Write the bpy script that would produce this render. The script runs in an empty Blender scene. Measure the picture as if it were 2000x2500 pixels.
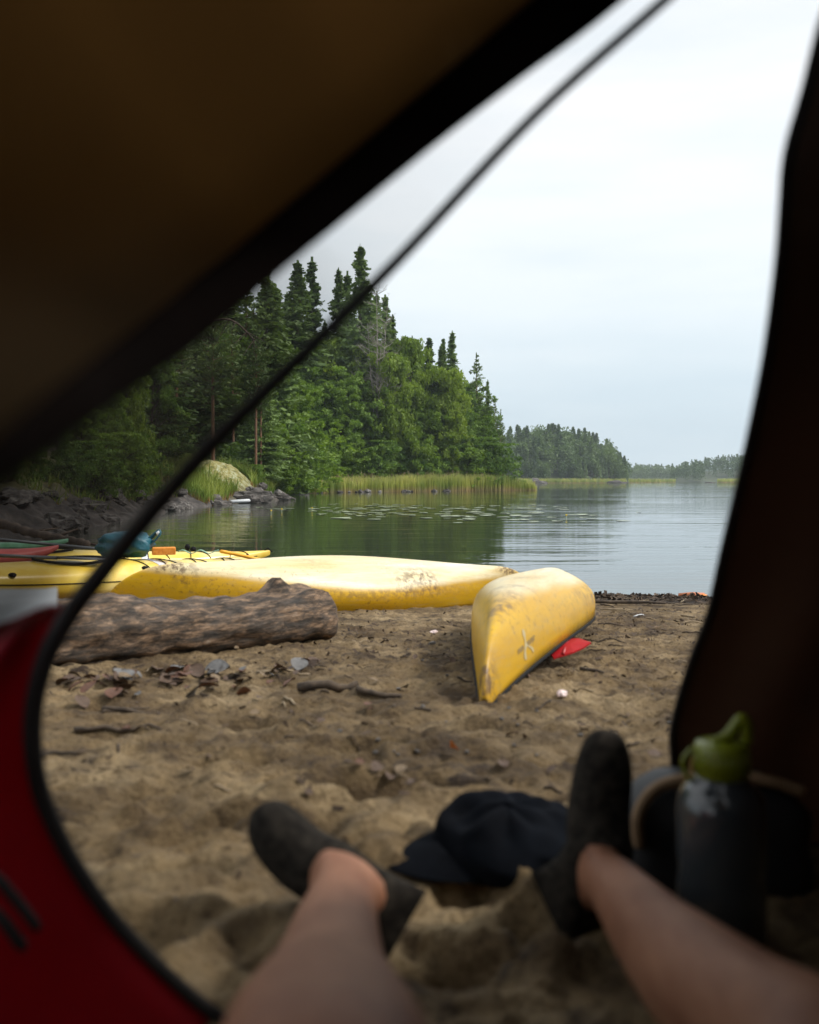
import bpy, bmesh, math, random
import numpy as np
from mathutils import Vector, Matrix, noise
R = math.radians
rnd = random.Random(7)
NP = np.random.default_rng(11)
sc = bpy.context.scene
COL = sc.collection

# ------------------------------------------------------------------ camera
CAMZ = 1.4; F = 2400.0; CX = 1000.0; HY = 1172.0      # photo pixels: 2000 x 2500
cam = bpy.data.cameras.new('camera'); co = bpy.data.objects.new('camera', cam); COL.objects.link(co)
co.location = (0, 0, CAMZ); co.rotation_euler = (R(90), 0, 0)
cam.sensor_fit = 'HORIZONTAL'; cam.sensor_width = 24.0; cam.lens = 24.0*F/2000.0
cam.shift_y = -(1250-HY)/2000.0
cam.clip_start = 0.02; cam.clip_end = 9000
cam.dof.use_dof = True; cam.dof.focus_distance = 16.0
cam.dof.aperture_fstop = (cam.lens/1000.0)/0.0125
sc.camera = co
# ------------------------------------------------------------------ sky
SUN_EL, SUN_AZ = R(46), R(88)        # azimuth clockwise from +Y (view direction)
w = bpy.data.worlds.new('World'); sc.world = w; w.use_nodes = True
nt = w.node_tree; nt.nodes.clear()
def N(nt, t, **kw):
    n = nt.nodes.new(t)
    for k, v in kw.items():
        if k in n.inputs.keys() if isinstance(k, str) else False: n.inputs[k].default_value = v
        else: setattr(n, k, v)
    return n
L = nt.links
out = nt.nodes.new('ShaderNodeOutputWorld'); bg = nt.nodes.new('ShaderNodeBackground'); bg.inputs['Strength'].default_value = 0.1
sky = nt.nodes.new('ShaderNodeTexSky'); sky.sky_type = 'NISHITA'; sky.sun_disc = False
sky.sun_elevation = SUN_EL; sky.sun_rotation = SUN_AZ; sky.dust_density = 3
tc = nt.nodes.new('ShaderNodeTexCoord')
sep = nt.nodes.new('ShaderNodeSeparateXYZ'); L.new(tc.outputs['Generated'], sep.inputs[0])
mp = nt.nodes.new('ShaderNodeMapping'); mp.inputs['Scale'].default_value = (1.2, 1.2, 6.5); mp.inputs['Location'].default_value = (3.1, 0.4, 0.2)
L.new(tc.outputs['Generated'], mp.inputs[0])
cn = nt.nodes.new('ShaderNodeTexNoise'); cn.inputs['Scale'].default_value = 1.7; cn.inputs['Detail'].default_value = 6; cn.inputs['Roughness'].default_value = .52
L.new(mp.outputs[0], cn.inputs['Vector'])
cr = nt.nodes.new('ShaderNodeValToRGB'); cr.color_ramp.elements[0].position = .36; cr.color_ramp.elements[1].position = .66
cr.color_ramp.elements[0].color = (.78, .85, .90, 1); cr.color_ramp.elements[1].color = (1.0, 1.0, 1.0, 1)
L.new(cn.outputs['Fac'], cr.inputs['Fac'])
# cloud deck: bright overhead, thinner and cooler low over the lake
er = nt.nodes.new('ShaderNodeValToRGB'); e = er.color_ramp.elements
e[0].position = 0.0; e[0].color = (6.9, 7.85, 8.4, 1); e[1].position = .42; e[1].color = (9.0, 9.05, 9.1, 1)
m1 = er.color_ramp.elements.new(.16); m1.color = (7.9, 8.55, 8.9, 1)
m1 = er.color_ramp.elements.new(.27); m1.color = (8.7, 9.0, 9.2, 1)
L.new(sep.outputs['Z'], er.inputs['Fac'])
mul = nt.nodes.new('ShaderNodeMixRGB'); mul.blend_type = 'MULTIPLY'; mul.inputs[0].default_value = .75
L.new(er.outputs[0], mul.inputs[1]); L.new(cr.outputs[0], mul.inputs[2])
mx = nt.nodes.new('ShaderNodeMixRGB'); mx.inputs[0].default_value = .93
L.new(sky.outputs[0], mx.inputs[1]); L.new(mul.outputs[0], mx.inputs[2])
L.new(mx.outputs[0], bg.inputs['Color']); L.new(bg.outputs[0], out.inputs['Surface'])
# ------------------------------------------------------------------ sun (overcast)
sd = bpy.data.lights.new('sun', 'SUN'); sd.energy = 2.8; sd.angle = R(11); sd.color = (1, .95, .88)
so = bpy.data.objects.new('sun', sd); COL.objects.link(so)
sdir = Vector((math.sin(SUN_AZ)*math.cos(SUN_EL), math.cos(SUN_AZ)*math.cos(SUN_EL), math.sin(SUN_EL)))
so.rotation_euler = sdir.to_track_quat('Z', 'Y').to_euler()
# ------------------------------------------------------------------ exposure
sc.view_settings.view_transform = 'Standard'; sc.view_settings.look = 'None'
sc.view_settings.gamma = 1; sc.view_settings.exposure = 0.32; sc.view_settings.use_curve_mapping = False
sc.render.engine = 'CYCLES'; sc.cycles.use_denoising = True
sc.cycles.max_bounces = 7; sc.cycles.transparent_max_bounces = 12; sc.cycles.volume_bounces = 0
sc.cycles.caustics_reflective = False; sc.cycles.caustics_refractive = False

# ------------------------------------------------------------------ helpers
def W(px, py, d):
    """photo pixel + distance -> world point (used once, to survey where things stand)"""
    return Vector(((px-CX)/F*d, d, CAMZ-(py-HY)/F*d))

def vnoise(x, y, seed=0):
    xi = np.floor(x).astype(np.int64); yi = np.floor(y).astype(np.int64)
    xf = x-xi; yf = y-yi
    u = xf*xf*xf*(xf*(xf*6-15)+10); v = yf*yf*yf*(yf*(yf*6-15)+10)
    def h(a, b):
        n = (a*374761393+b*668265263+seed*1442695041) & 0xffffffff
        n = ((n ^ (n >> 13))*1274126177) & 0xffffffff
        return ((n ^ (n >> 16)) & 0xffff)/65535.0
    return (h(xi, yi)*(1-u)+h(xi+1, yi)*u)*(1-v)+(h(xi, yi+1)*(1-u)+h(xi+1, yi+1)*u)*v
def fbm(x, y, oct=4, seed=0, gain=.5):
    s = 0; a = 1; t = 0
    for i in range(oct):
        s = s+a*(vnoise(x, y, seed+i*17)-.5); t += a; a *= gain
        x, y = x*1.93*.8+y*1.93*.6+3.1, y*1.93*.8-x*1.93*.6+7.7
    return s/t

def mesh_np(name, verts, faces, mats=None, midx=None, smooth=False):
    me = bpy.data.meshes.new(name)
    verts = np.asarray(verts, dtype=np.float32); faces = np.asarray(faces, dtype=np.int32)
    k = faces.shape[1]; n = len(faces)
    me.vertices.add(len(verts)); me.vertices.foreach_set('co', verts.ravel())
    me.loops.add(n*k); me.loops.foreach_set('vertex_index', faces.ravel())
    me.polygons.add(n); me.polygons.foreach_set('loop_start', np.arange(0, n*k, k, dtype=np.int32))
    try: me.polygons.foreach_set('loop_total', np.full(n, k, dtype=np.int32))
    except Exception: pass
    if mats: 
        for m in mats: me.materials.append(m)
    if midx is not None: me.polygons.foreach_set('material_index', np.asarray(midx, dtype=np.int32))
    me.update(calc_edges=True); me.validate()
    if smooth: me.polygons.foreach_set('use_smooth', np.ones(len(me.polygons), dtype=bool))
    return me
def link(name, me, parent=None, loc=None):
    o = bpy.data.objects.new(name, me); COL.objects.link(o)
    if parent: o.parent = parent
    if loc is not None: o.location = loc
    return o
def tag(o, label=None, cat=None, group=None, kind=None):
    if label: o['label'] = label
    if cat: o['category'] = cat
    if group: o['group'] = group
    if kind: o['kind'] = kind
    return o
def empty(name, loc=(0, 0, 0), rz=0):
    o = bpy.data.objects.new(name, None); COL.objects.link(o); o.location = loc; o.rotation_euler = (0, 0, rz)
    o.empty_display_size = .1
    return o
def copy_tree(o, parent=None):
    c = o.copy(); COL.objects.link(c); c.parent = parent
    for ch in list(o.children): copy_tree(ch, c)
    return c
class MB:
    def __init__(s): s.v = []; s.f = []
    def add(s, verts, faces):
        b = len(s.v); s.v += [tuple(v) for v in verts]; s.f += [tuple(b+i for i in f) for f in faces]
    def tube(s, pts, rad, n=8, cap=True, flat=1.0):
        pts = [Vector(p) for p in pts]; m = len(pts)
        if not hasattr(rad, '__len__'): rad = [rad]*m
        up = Vector((0, 0, 1)); rings = []; prev = None
        for i in range(m):
            t = (pts[min(i+1, m-1)]-pts[max(i-1, 0)]).normalized()
            if prev is None:
                a = up if abs(t.dot(up)) < .9 else Vector((1, 0, 0)); u = t.cross(a).normalized()
            else:
                u = (prev-t*prev.dot(t)).normalized()
            prev = u; v = t.cross(u)
            rings.append([pts[i]+(u*math.cos(2*math.pi*k/n)+v*math.sin(2*math.pi*k/n)*flat)*rad[i] for k in range(n)])
        verts = [p for r in rings for p in r]; faces = []
        for i in range(m-1):
            for k in range(n):
                faces.append((i*n+k, i*n+(k+1) % n, (i+1)*n+(k+1) % n, (i+1)*n+k))
        if cap: faces += [tuple(range(n))[::-1], tuple((m-1)*n+k for k in range(n))]
        s.add(verts, faces); return s
    def lathe(s, prof, n=32, c=(0, 0, 0)):
        verts = []; faces = []; m = len(prof)
        for r, z in prof:
            for k in range(n): verts.append((c[0]+r*math.cos(2*math.pi*k/n), c[1]+r*math.sin(2*math.pi*k/n), c[2]+z))
        for i in range(m-1):
            for k in range(n): faces.append((i*n+k, i*n+(k+1) % n, (i+1)*n+(k+1) % n, (i+1)*n+k))
        faces += [tuple(range(n))[::-1], tuple((m-1)*n+k for k in range(n))]
        s.add(verts, faces); return s
    def box(s, c, d, rot=None):
        c = Vector(c); vs = []
        for x in (-.5, .5):
            for y in (-.5, .5):
                for z in (-.5, .5):
                    p = Vector((x*d[0], y*d[1], z*d[2]))
                    if rot: p = rot @ p
                    vs.append(c+p)
        s.add(vs, [(0, 1, 3, 2), (4, 6, 7, 5), (0, 4, 5, 1), (2, 3, 7, 6), (0, 2, 6, 4), (1, 5, 7, 3)]); return s
    def build(s, name, mat, parent=None, smooth=True, loc=None):
        me = bpy.data.meshes.new(name); me.from_pydata(s.v, [], s.f); me.update()
        if mat: me.materials.append(mat)
        if smooth:
            for p in me.polygons: p.use_smooth = True
        return link(name, me, parent, loc)
def grid_mesh(rows, name, mat, parent=None, closed=False, smooth=True, thick=0, loc=None):
    """rows: list of equally long lists of points"""
    m = len(rows); n = len(rows[0]); mb = MB(); faces = []
    for i in range(m-1):
        for k in range(n if closed else n-1):
            faces.append((i*n+k, i*n+(k+1) % n, (i+1)*n+(k+1) % n, (i+1)*n+k))
    mb.add([p for r in rows for p in r], faces)
    o = mb.build(name, mat, parent, smooth, loc)
    if thick:
        md = o.modifiers.new('solid', 'SOLIDIFY'); md.thickness = thick; md.offset = 0
    return o
def subsurf(o, lv=1):
    m = o.modifiers.new('sub', 'SUBSURF'); m.levels = lv; m.render_levels = lv; return o
def catmull(pts, per=6):
    pts = [Vector(p) for p in pts]; out = []
    for i in range(len(pts)-1):
        p0 = pts[max(i-1, 0)]; p1 = pts[i]; p2 = pts[i+1]; p3 = pts[min(i+2, len(pts)-1)]
        for j in range(per):
            t = j/per
            out.append(.5*((2*p1)+(p2-p0)*t+(2*p0-5*p1+4*p2-p3)*t*t+(3*p1-p0-3*p2+p3)*t**3))
    out.append(pts[-1]); return out

# ------------------------------------------------------------------ materials
def mat_new(name):
    m = bpy.data.materials.new(name); m.use_nodes = True
    nt = m.node_tree; b = nt.nodes['Principled BSDF']; return m, nt, b
def noise_mat(name, cols, scale=5, rough=.8, bump=0, bscale=None, detail=6, pos=(.35, .65), coords='Object', stretch=(1, 1, 1), spec=.5, bdist=.01):
    m, nt, b = mat_new(name); L = nt.links
    tc = nt.nodes.new('ShaderNodeTexCoord'); mp = nt.nodes.new('ShaderNodeMapping'); mp.inputs['Scale'].default_value = stretch
    L.new(tc.outputs[coords], mp.inputs[0])
    n = nt.nodes.new('ShaderNodeTexNoise'); n.inputs['Scale'].default_value = scale; n.inputs['Detail'].default_value = detail; n.inputs['Roughness'].default_value = .6
    L.new(mp.outputs[0], n.inputs['Vector'])
    r = nt.nodes.new('ShaderNodeValToRGB'); k = len(cols)
    els = r.color_ramp.elements
    while len(els) < k: els.new(.5)
    for i, c in enumerate(cols):
        els[i].position = pos[0]+(pos[1]-pos[0])*i/max(1, k-1); els[i].color = (*c, 1)
    L.new(n.outputs['Fac'], r.inputs[0]); L.new(r.outputs[0], b.inputs['Base Color'])
    b.inputs['Roughness'].default_value = rough; b.inputs['Specular IOR Level'].default_value = spec
    if bump:
        n2 = nt.nodes.new('ShaderNodeTexNoise'); n2.inputs['Scale'].default_value = bscale or scale*4; n2.inputs['Detail'].default_value = 5
        L.new(mp.outputs[0], n2.inputs['Vector'])
        bp = nt.nodes.new('ShaderNodeBump'); bp.inputs['Strength'].default_value = bump; bp.inputs['Distance'].default_value = bdist
        L.new(n2.outputs['Fac'], bp.inputs['Height']); L.new(bp.outputs[0], b.inputs['Normal'])
    return m
def foliage_mat(name, c1, c2, trans=.25, scale=.6):
    m, nt, b = mat_new(name); L = nt.links
    tc = nt.nodes.new('ShaderNodeTexCoord'); n = nt.nodes.new('ShaderNodeTexNoise'); n.inputs['Scale'].default_value = scale; n.inputs['Detail'].default_value = 4
    L.new(tc.outputs['Object'], n.inputs['Vector'])
    oi = nt.nodes.new('ShaderNodeObjectInfo')
    add = nt.nodes.new('ShaderNodeMath'); add.operation = 'MULTIPLY_ADD'; add.inputs[1].default_value = .35
    L.new(oi.outputs['Random'], add.inputs[0])
    L.new(n.outputs['Fac'], add.inputs[2])
    r = nt.nodes.new('ShaderNodeValToRGB'); r.color_ramp.elements[0].position = .42; r.color_ramp.elements[1].position = .95
    r.color_ramp.elements[0].color = (*c1, 1); r.color_ramp.elements[1].color = (*c2, 1)
    L.new(add.outputs[0], r.inputs[0]); L.new(r.outputs[0], b.inputs['Base Color'])
    b.inputs['Roughness'].default_value = .55; b.inputs['Specular IOR Level'].default_value = .3
    tr = nt.nodes.new('ShaderNodeBsdfTranslucent'); hs = nt.nodes.new('ShaderNodeMixRGB'); hs.blend_type = 'MULTIPLY'; hs.inputs[0].default_value = 1; hs.inputs[2].default_value = (1.25, 1.3, .5, 1)
    L.new(r.outputs[0], hs.inputs[1]); L.new(hs.outputs[0], tr.inputs[0])
    mx = nt.nodes.new('ShaderNodeMixShader'); mx.inputs[0].default_value = trans
    L.new(b.outputs[0], mx.inputs[1]); L.new(tr.outputs[0], mx.inputs[2]); L.new(mx.outputs[0], nt.nodes['Material Output'].inputs['Surface'])
    return m
def plain(name, col, rough=.6, spec=.5, metal=0, var=.12, scale=14, bump=.1):
    c = col; lo = tuple(x*(1-var) for x in c); hi = tuple(min(1, x*(1+var)) for x in c)
    m = noise_mat(name, [lo, hi], scale=scale, rough=rough, bump=bump, spec=spec, bdist=.003)
    m.node_tree.nodes['Principled BSDF'].inputs['Metallic'].default_value = metal
    return m
def fabric_mat(name, col, trans_col, trans=.4, rough=.75, wrinkle=6, bump=.5):
    m = noise_mat(name, [tuple(x*.75 for x in col), tuple(x*1.2 for x in col)], scale=3, rough=rough, bump=bump, bscale=wrinkle, bdist=.02, spec=.25)
    nt = m.node_tree; L = nt.links; b = nt.nodes['Principled BSDF']
    tr = nt.nodes.new('ShaderNodeBsdfTranslucent'); tr.inputs[0].default_value = (*trans_col, 1)
    mx = nt.nodes.new('ShaderNodeMixShader'); mx.inputs[0].default_value = trans
    L.new(b.outputs[0], mx.inputs[1]); L.new(tr.outputs[0], mx.inputs[2]); L.new(mx.outputs[0], nt.nodes['Material Output'].inputs['Surface'])
    return m

M = {}
M['bark'] = noise_mat('bark', [(.05, .035, .025), (.14, .10, .075)], scale=6, rough=.9, bump=.6, stretch=(1, 1, .25))
M['pine_bark'] = noise_mat('pine_bark', [(.09, .05, .028), (.27, .14, .075)], scale=5, rough=.9, bump=.6, stretch=(1, 1, .3))
M['dead_bark'] = noise_mat('dead_bark', [(.20, .17, .145), (.42, .38, .34)], scale=5, rough=.9)
M['birch_bark'] = noise_mat('birch_bark', [(.08, .07, .06), (.30, .28, .25)], scale=5, rough=.9)
M['spruce'] = foliage_mat('spruce_needles', (0.078, 0.133, 0.041), (0.187, 0.272, 0.078), .22)
M['pine'] = foliage_mat('pine_needles', (0.093, 0.151, 0.052), (0.201, 0.273, 0.093), .22)
M['leaf'] = foliage_mat('leaves', (0.091, 0.167, 0.024), (0.232, 0.342, 0.049), .40)
M['leafdark'] = foliage_mat('dark_leaves', (0.075, 0.151, 0.031), (0.201, 0.309, 0.055), .38)
M['leafbright'] = foliage_mat('bright_leaves', (0.126, 0.205, 0.023), (0.252, 0.336, 0.047), .40)
M['far'] = foliage_mat('far_leaves', (0.063, 0.115, 0.040), (0.161, 0.230, 0.075), .25, scale=.15)
M['rope'] = plain('black_rope', (.010, .010, .010), .85, spec=.2)
M['white'] = plain('white_paint', (.62, .64, .66), .5)

# ------------------------------------------------------------------ the beach
def shore(x):
    """distance at which the sand meets the water"""
    return np.interp(x, [-16, -12, -8, -4, -1, 1, 3.2, 3.9, 8, 30], [23, 21.5, 18, 14.5, 12.6, 12.0, 11.75, 11.2, 9.8, 7])
def beach_base(x, y):
    s = shore(x)
    z = .85-.85*y/s
    z = np.where(y > s, z*1.2, z)
    return np.where(y < .9, .79+(.9-y)*.02, z)+np.where(y < .9, 0, 0)
prints = []   # (x, y, rx, ry, depth, rot)
_D = np.exp(np.linspace(math.log(.45), math.log(32), 2600))
def hit(px, py):
    z = CAMZ-(py-HY)/F*_D; x = (px-CX)/F*_D; k = np.argmax(z <= beach_base(x, _D)); d = float(_D[k])
    return Vector(((px-CX)/F*d, d, CAMZ-(py-HY)/F*d))
for (px, py, rx, ry, dp, rt) in [(980, 1925, .21, .10, .055, 0), (860, 1820, .16, .07, .035, .2), (545, 2000, .10, .06, .03, .3), (600, 1760, .12, .06, .025, -.2),
        (560, 1850, .10, .05, .03, 0), (880, 1960, .14, .06, .03, .2), (480, 2040, .09, .05, .03, .3), (700, 1660, .14, .06, .02, 0), (500, 1690, .16, .07, .028, .2),
        (1120, 2180, .13, .08, .035, .5), (1000, 2090, .12, .09, -.03, .3), (1180, 2260, .12, .09, .03, 0), (430, 2140, .12, .06, .03, 0), (360, 1930, .12, .05, .02, .5),
        (1290, 1620, .25, .12, .02, 0), (1420, 1710, .20, .07, .02, .1), (1080, 1780, .16, .06, .025, 0), (1380, 1860, .12, .05, .025, .1), (300, 1640, .3, .12, .03, .2),
        (870, 2060, .1, .07, .025, 0), (700, 1900, .11, .05, .022, .4), (250, 1800, .12, .06, .02, 0), (1060, 2330, .13, .09, .03, .2), (330, 2280, .1, .07, .03, .2), (985, 2290, .10, .09, .035, .2), (1385, 2255, .11, .09, .035, 0)]:
    p = hit(px, py); prints.append((p.x, p.y, rx, ry, dp, rt))
def beach_h(x, y):
    x = np.asarray(x, dtype=float); y = np.asarray(y, dtype=float)
    z = beach_base(x, y)
    amp = np.interp(y, [0, 1.2, 3, 6, 10, 12.5, 20], [1, 1, .95, .75, .5, .2, .1])
    warp = fbm(x*2, y*2, 3, 5)*.5
    a = fbm(x*4+warp, y*4.8+warp, 3, 1)
    b = fbm(x*11+warp*3, y*12, 4, 2); b = np.sign(b)*np.abs(b*2)**.75/2
    c = fbm(x*34, y*30, 3, 3)
    rid = -np.abs(fbm(x*7.5+warp*2, y*9.5, 3, 9))            # trampled creases
    z = z+amp*(.060*a+.046*b+.024*c+.060*rid+.004)
    pit = fbm(x*6+9, y*8+2, 3, 21)
    z = z-amp*.05*np.clip(pit-.12, 0, 1)*4*.35
    for (cx, cy, rx, ry, dp, rt) in prints:
        dx = x-cx; dy = y-cy; u = (dx*math.cos(rt)+dy*math.sin(rt))/rx; v = (-dx*math.sin(rt)+dy*math.cos(rt))/ry
        q = np.sqrt(u*u+v*v)*(1+.35*fbm(x*9, y*9, 2, 33)*2)
        z = z-dp*1.25*np.clip(1.15-q**4, -.0, 1)+dp*.35*np.exp(-((q-1.3)/.28)**2)
    wr = np.exp(-((y-shore(x)+.75)/.45)**2)                   # wrack line
    z = z+wr*(.035+.05*fbm(x*5, y*9, 4, 41))
    return z
nx, ny = 640, 760
u = np.linspace(-1, 1, nx); xs = 1.35*np.sinh(u*3.15)/np.sinh(1)*.9
xs = xs/xs.max()*16
ys = .25*np.exp(np.linspace(0, math.log(26/.25), ny))
X, Y = np.meshgrid(xs, ys); Z = beach_h(X.ravel(), Y.ravel())
V = np.column_stack([X.ravel(), Y.ravel(), Z])
I = (np.arange(ny-1)[:, None]*nx+np.arange(nx-1)[None, :]).ravel()
Fq = np.column_stack([I, I+1, I+nx+1, I+nx])
m, nt_, b = mat_new('sand'); L = nt_.links
tc = nt_.nodes.new('ShaderNodeTexCoord'); P = tc.outputs['Object']
def nz(scale, detail=5, vec=P, rough=.6, nt=None):
    n = nt_.nodes.new('ShaderNodeTexNoise'); n.inputs['Scale'].default_value = scale; n.inputs['Detail'].default_value = detail; n.inputs['Roughness'].default_value = rough
    nt_.links.new(vec, n.inputs['Vector']); return n.outputs['Fac']
def ramp(fac, stops, nt=None):
    r = nt_.nodes.new('ShaderNodeValToRGB'); els = r.color_ramp.elements
    while len(els) < len(stops): els.new(.5)
    for i, (p, c) in enumerate(stops): els[i].position = p; els[i].color = (*c, 1) if len(c) == 3 else c
    nt_.links.new(fac, r.inputs[0]); return r.outputs[0]
def mixc(f, a, b_, mode='MIX'):
    mxn = nt_.nodes.new('ShaderNodeMixRGB'); mxn.blend_type = mode
    if isinstance(f, float): mxn.inputs[0].default_value = f
    else: nt_.links.new(f, mxn.inputs[0])
    for i, q in ((1, a), (2, b_)):
        if isinstance(q, tuple): mxn.inputs[i].default_value = (*q, 1)
        else: nt_.links.new(q, mxn.inputs[i])
    return mxn.outputs[0]
def math_(op, a, b_=None):
    n = nt_.nodes.new('ShaderNodeMath'); n.operation = op
    for i, q in enumerate((a, b_)):
        if q is None: continue
        if isinstance(q, (int, float)): n.inputs[i].default_value = q
        else: nt_.links.new(q, n.inputs[i])
    return n.outputs[0]
base = ramp(nz(2.2, 8), [(.34, (.085, .054, .027)), (.5, (.245, .172, .088)), (.66, (.42, .315, .180))])
base = mixc(.8, base, ramp(nz(.75, 5), [(.38, (.62, .60, .58)), (.52, (1, 1, 1)), (.66, (1.15, 1.14, 1.12))]), 'MULTIPLY')
base = mixc(.9, base, ramp(nz(22, 8, P, .7), [(.34, (.30, .26, .22)), (.50, (1, 1, 1)), (.72, (1.15, 1.12, 1.08))]), 'MULTIPLY')
base = mixc(.8, base, ramp(nz(420, 2), [(.30, (.40, .36, .33)), (.45, (.95, .95, .95)), (.62, (1.0, 1.0, 1.0)), (.75, (1.5, 1.45, 1.4))]), 'MULTIPLY')
dirt = ramp(nz(11, 9, P, .68), [(.50, (0, 0, 0)), (.63, (1, 1, 1))])
att = nt_.nodes.new('ShaderNodeAttribute'); att.attribute_name = 'litter'
dm = math_('MULTIPLY', dirt, math_('MULTIPLY_ADD', att.outputs['Fac'], .75)); 
dn = dm.node; dn2 = dn.inputs[1].links[0].from_node; dn2.inputs[2].default_value = .6
base = mixc(dm, base, (.045, .03, .02))
wrk = nt_.nodes.new('ShaderNodeAttribute'); wrk.attribute_name = 'wrack'
wcol = ramp(nz(60, 6), [(.35, (.010, .007, .005)), (.6, (.045, .030, .020)), (.75, (.13, .09, .06))])
base = mixc(math_('MINIMUM', 1.0, math_('MULTIPLY', wrk.outputs['Fac'], math_('MULTIPLY_ADD', nz(7, 5), 1.6))), base, wcol)
L.new(base, b.inputs['Base Color']); b.inputs['Roughness'].default_value = .85; b.inputs['Specular IOR Level'].default_value = .25
bp = nt_.nodes.new('ShaderNodeBump'); bp.inputs['Strength'].default_value = 1; bp.inputs['Distance'].default_value = .034
hsum = math_('ADD', math_('MULTIPLY', nz(45, 8), 1.0), math_('MULTIPLY', nz(300, 3), .22)); L.new(hsum, bp.inputs['Height']); L.new(bp.outputs[0], b.inputs['Normal'])
M['sand'] = m
bm_ = mesh_np('beach', V, Fq, [m], smooth=True)
s_ = shore(V[:, 0]); wr = np.exp(-((V[:, 1]-s_+.65)/.55)**2)+np.exp(-((V[:, 1]-s_+1.25)/.25)**2)*.5
lg = np.clip(fbm(V[:, 0]*1.3, V[:, 1]*1.6, 3, 61)*2.2+.25+.6*np.exp(-((V[:, 0]+1.5)/.9)**2-((V[:, 1]-4.4)/.9)**2), 0, 1)
for nm, arr in (('wrack', np.clip(wr*1.5, 0, 1)), ('litter', lg)):
    a_ = bm_.attributes.new(nm, 'FLOAT', 'POINT'); a_.data.foreach_set('value', arr.astype(np.float32))
tag(link('beach', bm_), kind='structure')
def gz(x, y): return float(beach_h(np.array([x]), np.array([y]))[0])
def hitg(px, py):
    d0 = hit(px, py).y; D = np.linspace(max(.5, d0-.35-.1*d0), d0+.3+.06*d0, 220); x = (px-CX)/F*D; h_ = beach_h(x, D)
    k = int(np.argmax(CAMZ-(py-HY)/F*D <= h_)); return Vector((float(x[k]), float(D[k]), float(h_[k])))

# lake bed / base ground sheet reaching the horizon
gm = noise_mat('lake_bed', [(.03, .028, .02), (.06, .05, .035)], scale=.5)
mb = MB(); mb.add([(-5000, -3000, -1.2), (5000, -3000, -1.2), (5000, 6500, -1.2), (-5000, 6500, -1.2)], [(0, 1, 2, 3)])
tag(mb.build('ground', gm), kind='structure')
# ground behind and beside the tent
rows = []
for y in (-40, -20, -8, -3, .2, .3):
    rows.append([Vector((x, y, .72+.02*math.sin(x))) for x in (-60, -30, -16.01)]+[Vector((x, y, .785)) for x in (-15, -5, 0, 5, 15)]+[Vector((x, y, .72)) for x in (16.01, 30, 60)])
tag(grid_mesh(rows, 'ground_behind_tent', M['sand']), kind='structure')

# ------------------------------------------------------------------ water
m, nt_, b = mat_new('lake_water'); L = nt_.links
tc = nt_.nodes.new('ShaderNodeTexCoord'); P = tc.outputs['Object']
def mapping(scale, rot=0, loc=(0, 0, 0)):
    q = nt_.nodes.new('ShaderNodeMapping'); q.inputs['Scale'].default_value = scale; q.inputs['Rotation'].default_value = (0, 0, rot); q.inputs['Location'].default_value = loc
    nt_.links.new(P, q.inputs[0]); return q.outputs[0]
n1 = nz(1.0, 3, mapping((.55, 2.6, 1), .05), .55)
n2 = nz(1.0, 2, mapping((.16, .62, 1), -.08), .5)
n3 = nz(1.0, 2, mapping((.035, .10, 1), .1), .5)
calm = nt_.nodes.new('ShaderNodeMapRange'); calm.inputs[1].default_value = .38; calm.inputs[2].default_value = .62; calm.inputs[3].default_value = .35; calm.inputs[4].default_value = 1.0
L.new(nz(1.0, 2, mapping((.02, .07, 1), .0, (3, 1, 0))), calm.inputs[0])
h = math_('ADD', math_('MULTIPLY', n1, .35), math_('MULTIPLY', n2, 1.3)); h = math_('MULTIPLY', h, calm.outputs[0])
h = math_('ADD', h, math_('MULTIPLY', n3, 1.0))
bp = nt_.nodes.new('ShaderNodeBump'); bp.inputs['Strength'].default_value = 1.0; bp.inputs['Distance'].default_value = .033
L.new(h, bp.inputs['Height']); L.new(bp.outputs[0], b.inputs['Normal'])
b.inputs['Base Color'].default_value = (.034, .040, .030, 1); b.inputs['Roughness'].default_value = .03; b.inputs['IOR'].default_value = 1.6
M['water'] = m
mb = MB(); mb.add([(-4000, 5, 0), (4000, 5, 0), (4000, 6000, 0), (-4000, 6000, 0)], [(0, 1, 2, 3)])
tag(mb.build('water', m, smooth=False), kind='structure')

# ------------------------------------------------------------------ left shore terrain
SH = [(-16, 19.5), (-9.6, 21.5), (-9.0, 24), (-9.6, 30), (-10.2, 37), (-11.2, 46), (-10.8, 56), (-10.0, 63), (-9.1, 69), (-9.6, 74), (-12.5, 80), (-15.5, 90), (-15.3, 101), (-12, 108), (-7, 113),
      (0, 119), (8, 127), (13, 131), (15.5, 138), (17, 160), (15, 210), (0, 300), (-40, 340), (-400, 340), (-400, 19.5)]
SHn = np.array(SH, dtype=float)
def sdist(x, y):
    """signed distance to the shoreline, positive on land"""
    x = np.asarray(x, dtype=float); y = np.asarray(y, dtype=float)
    best = np.full(x.shape, 1e9); ins = np.zeros(x.shape, dtype=bool)
    n = len(SHn)
    for i in range(n):
        ax, ay = SHn[i]; bx, by = SHn[(i+1) % n]; dx, dy = bx-ax, by-ay
        t = np.clip(((x-ax)*dx+(y-ay)*dy)/(dx*dx+dy*dy), 0, 1)
        best = np.minimum(best, np.hypot(x-ax-t*dx, y-ay-t*dy))
        c = ((ay > y) != (by > y)); 
        with np.errstate(divide='ignore', invalid='ignore'):
            xi = (bx-ax)*(y-ay)/(by-ay+1e-12)+ax
        ins ^= (c & (x < xi))
    return np.where(ins, best, -best)
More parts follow.
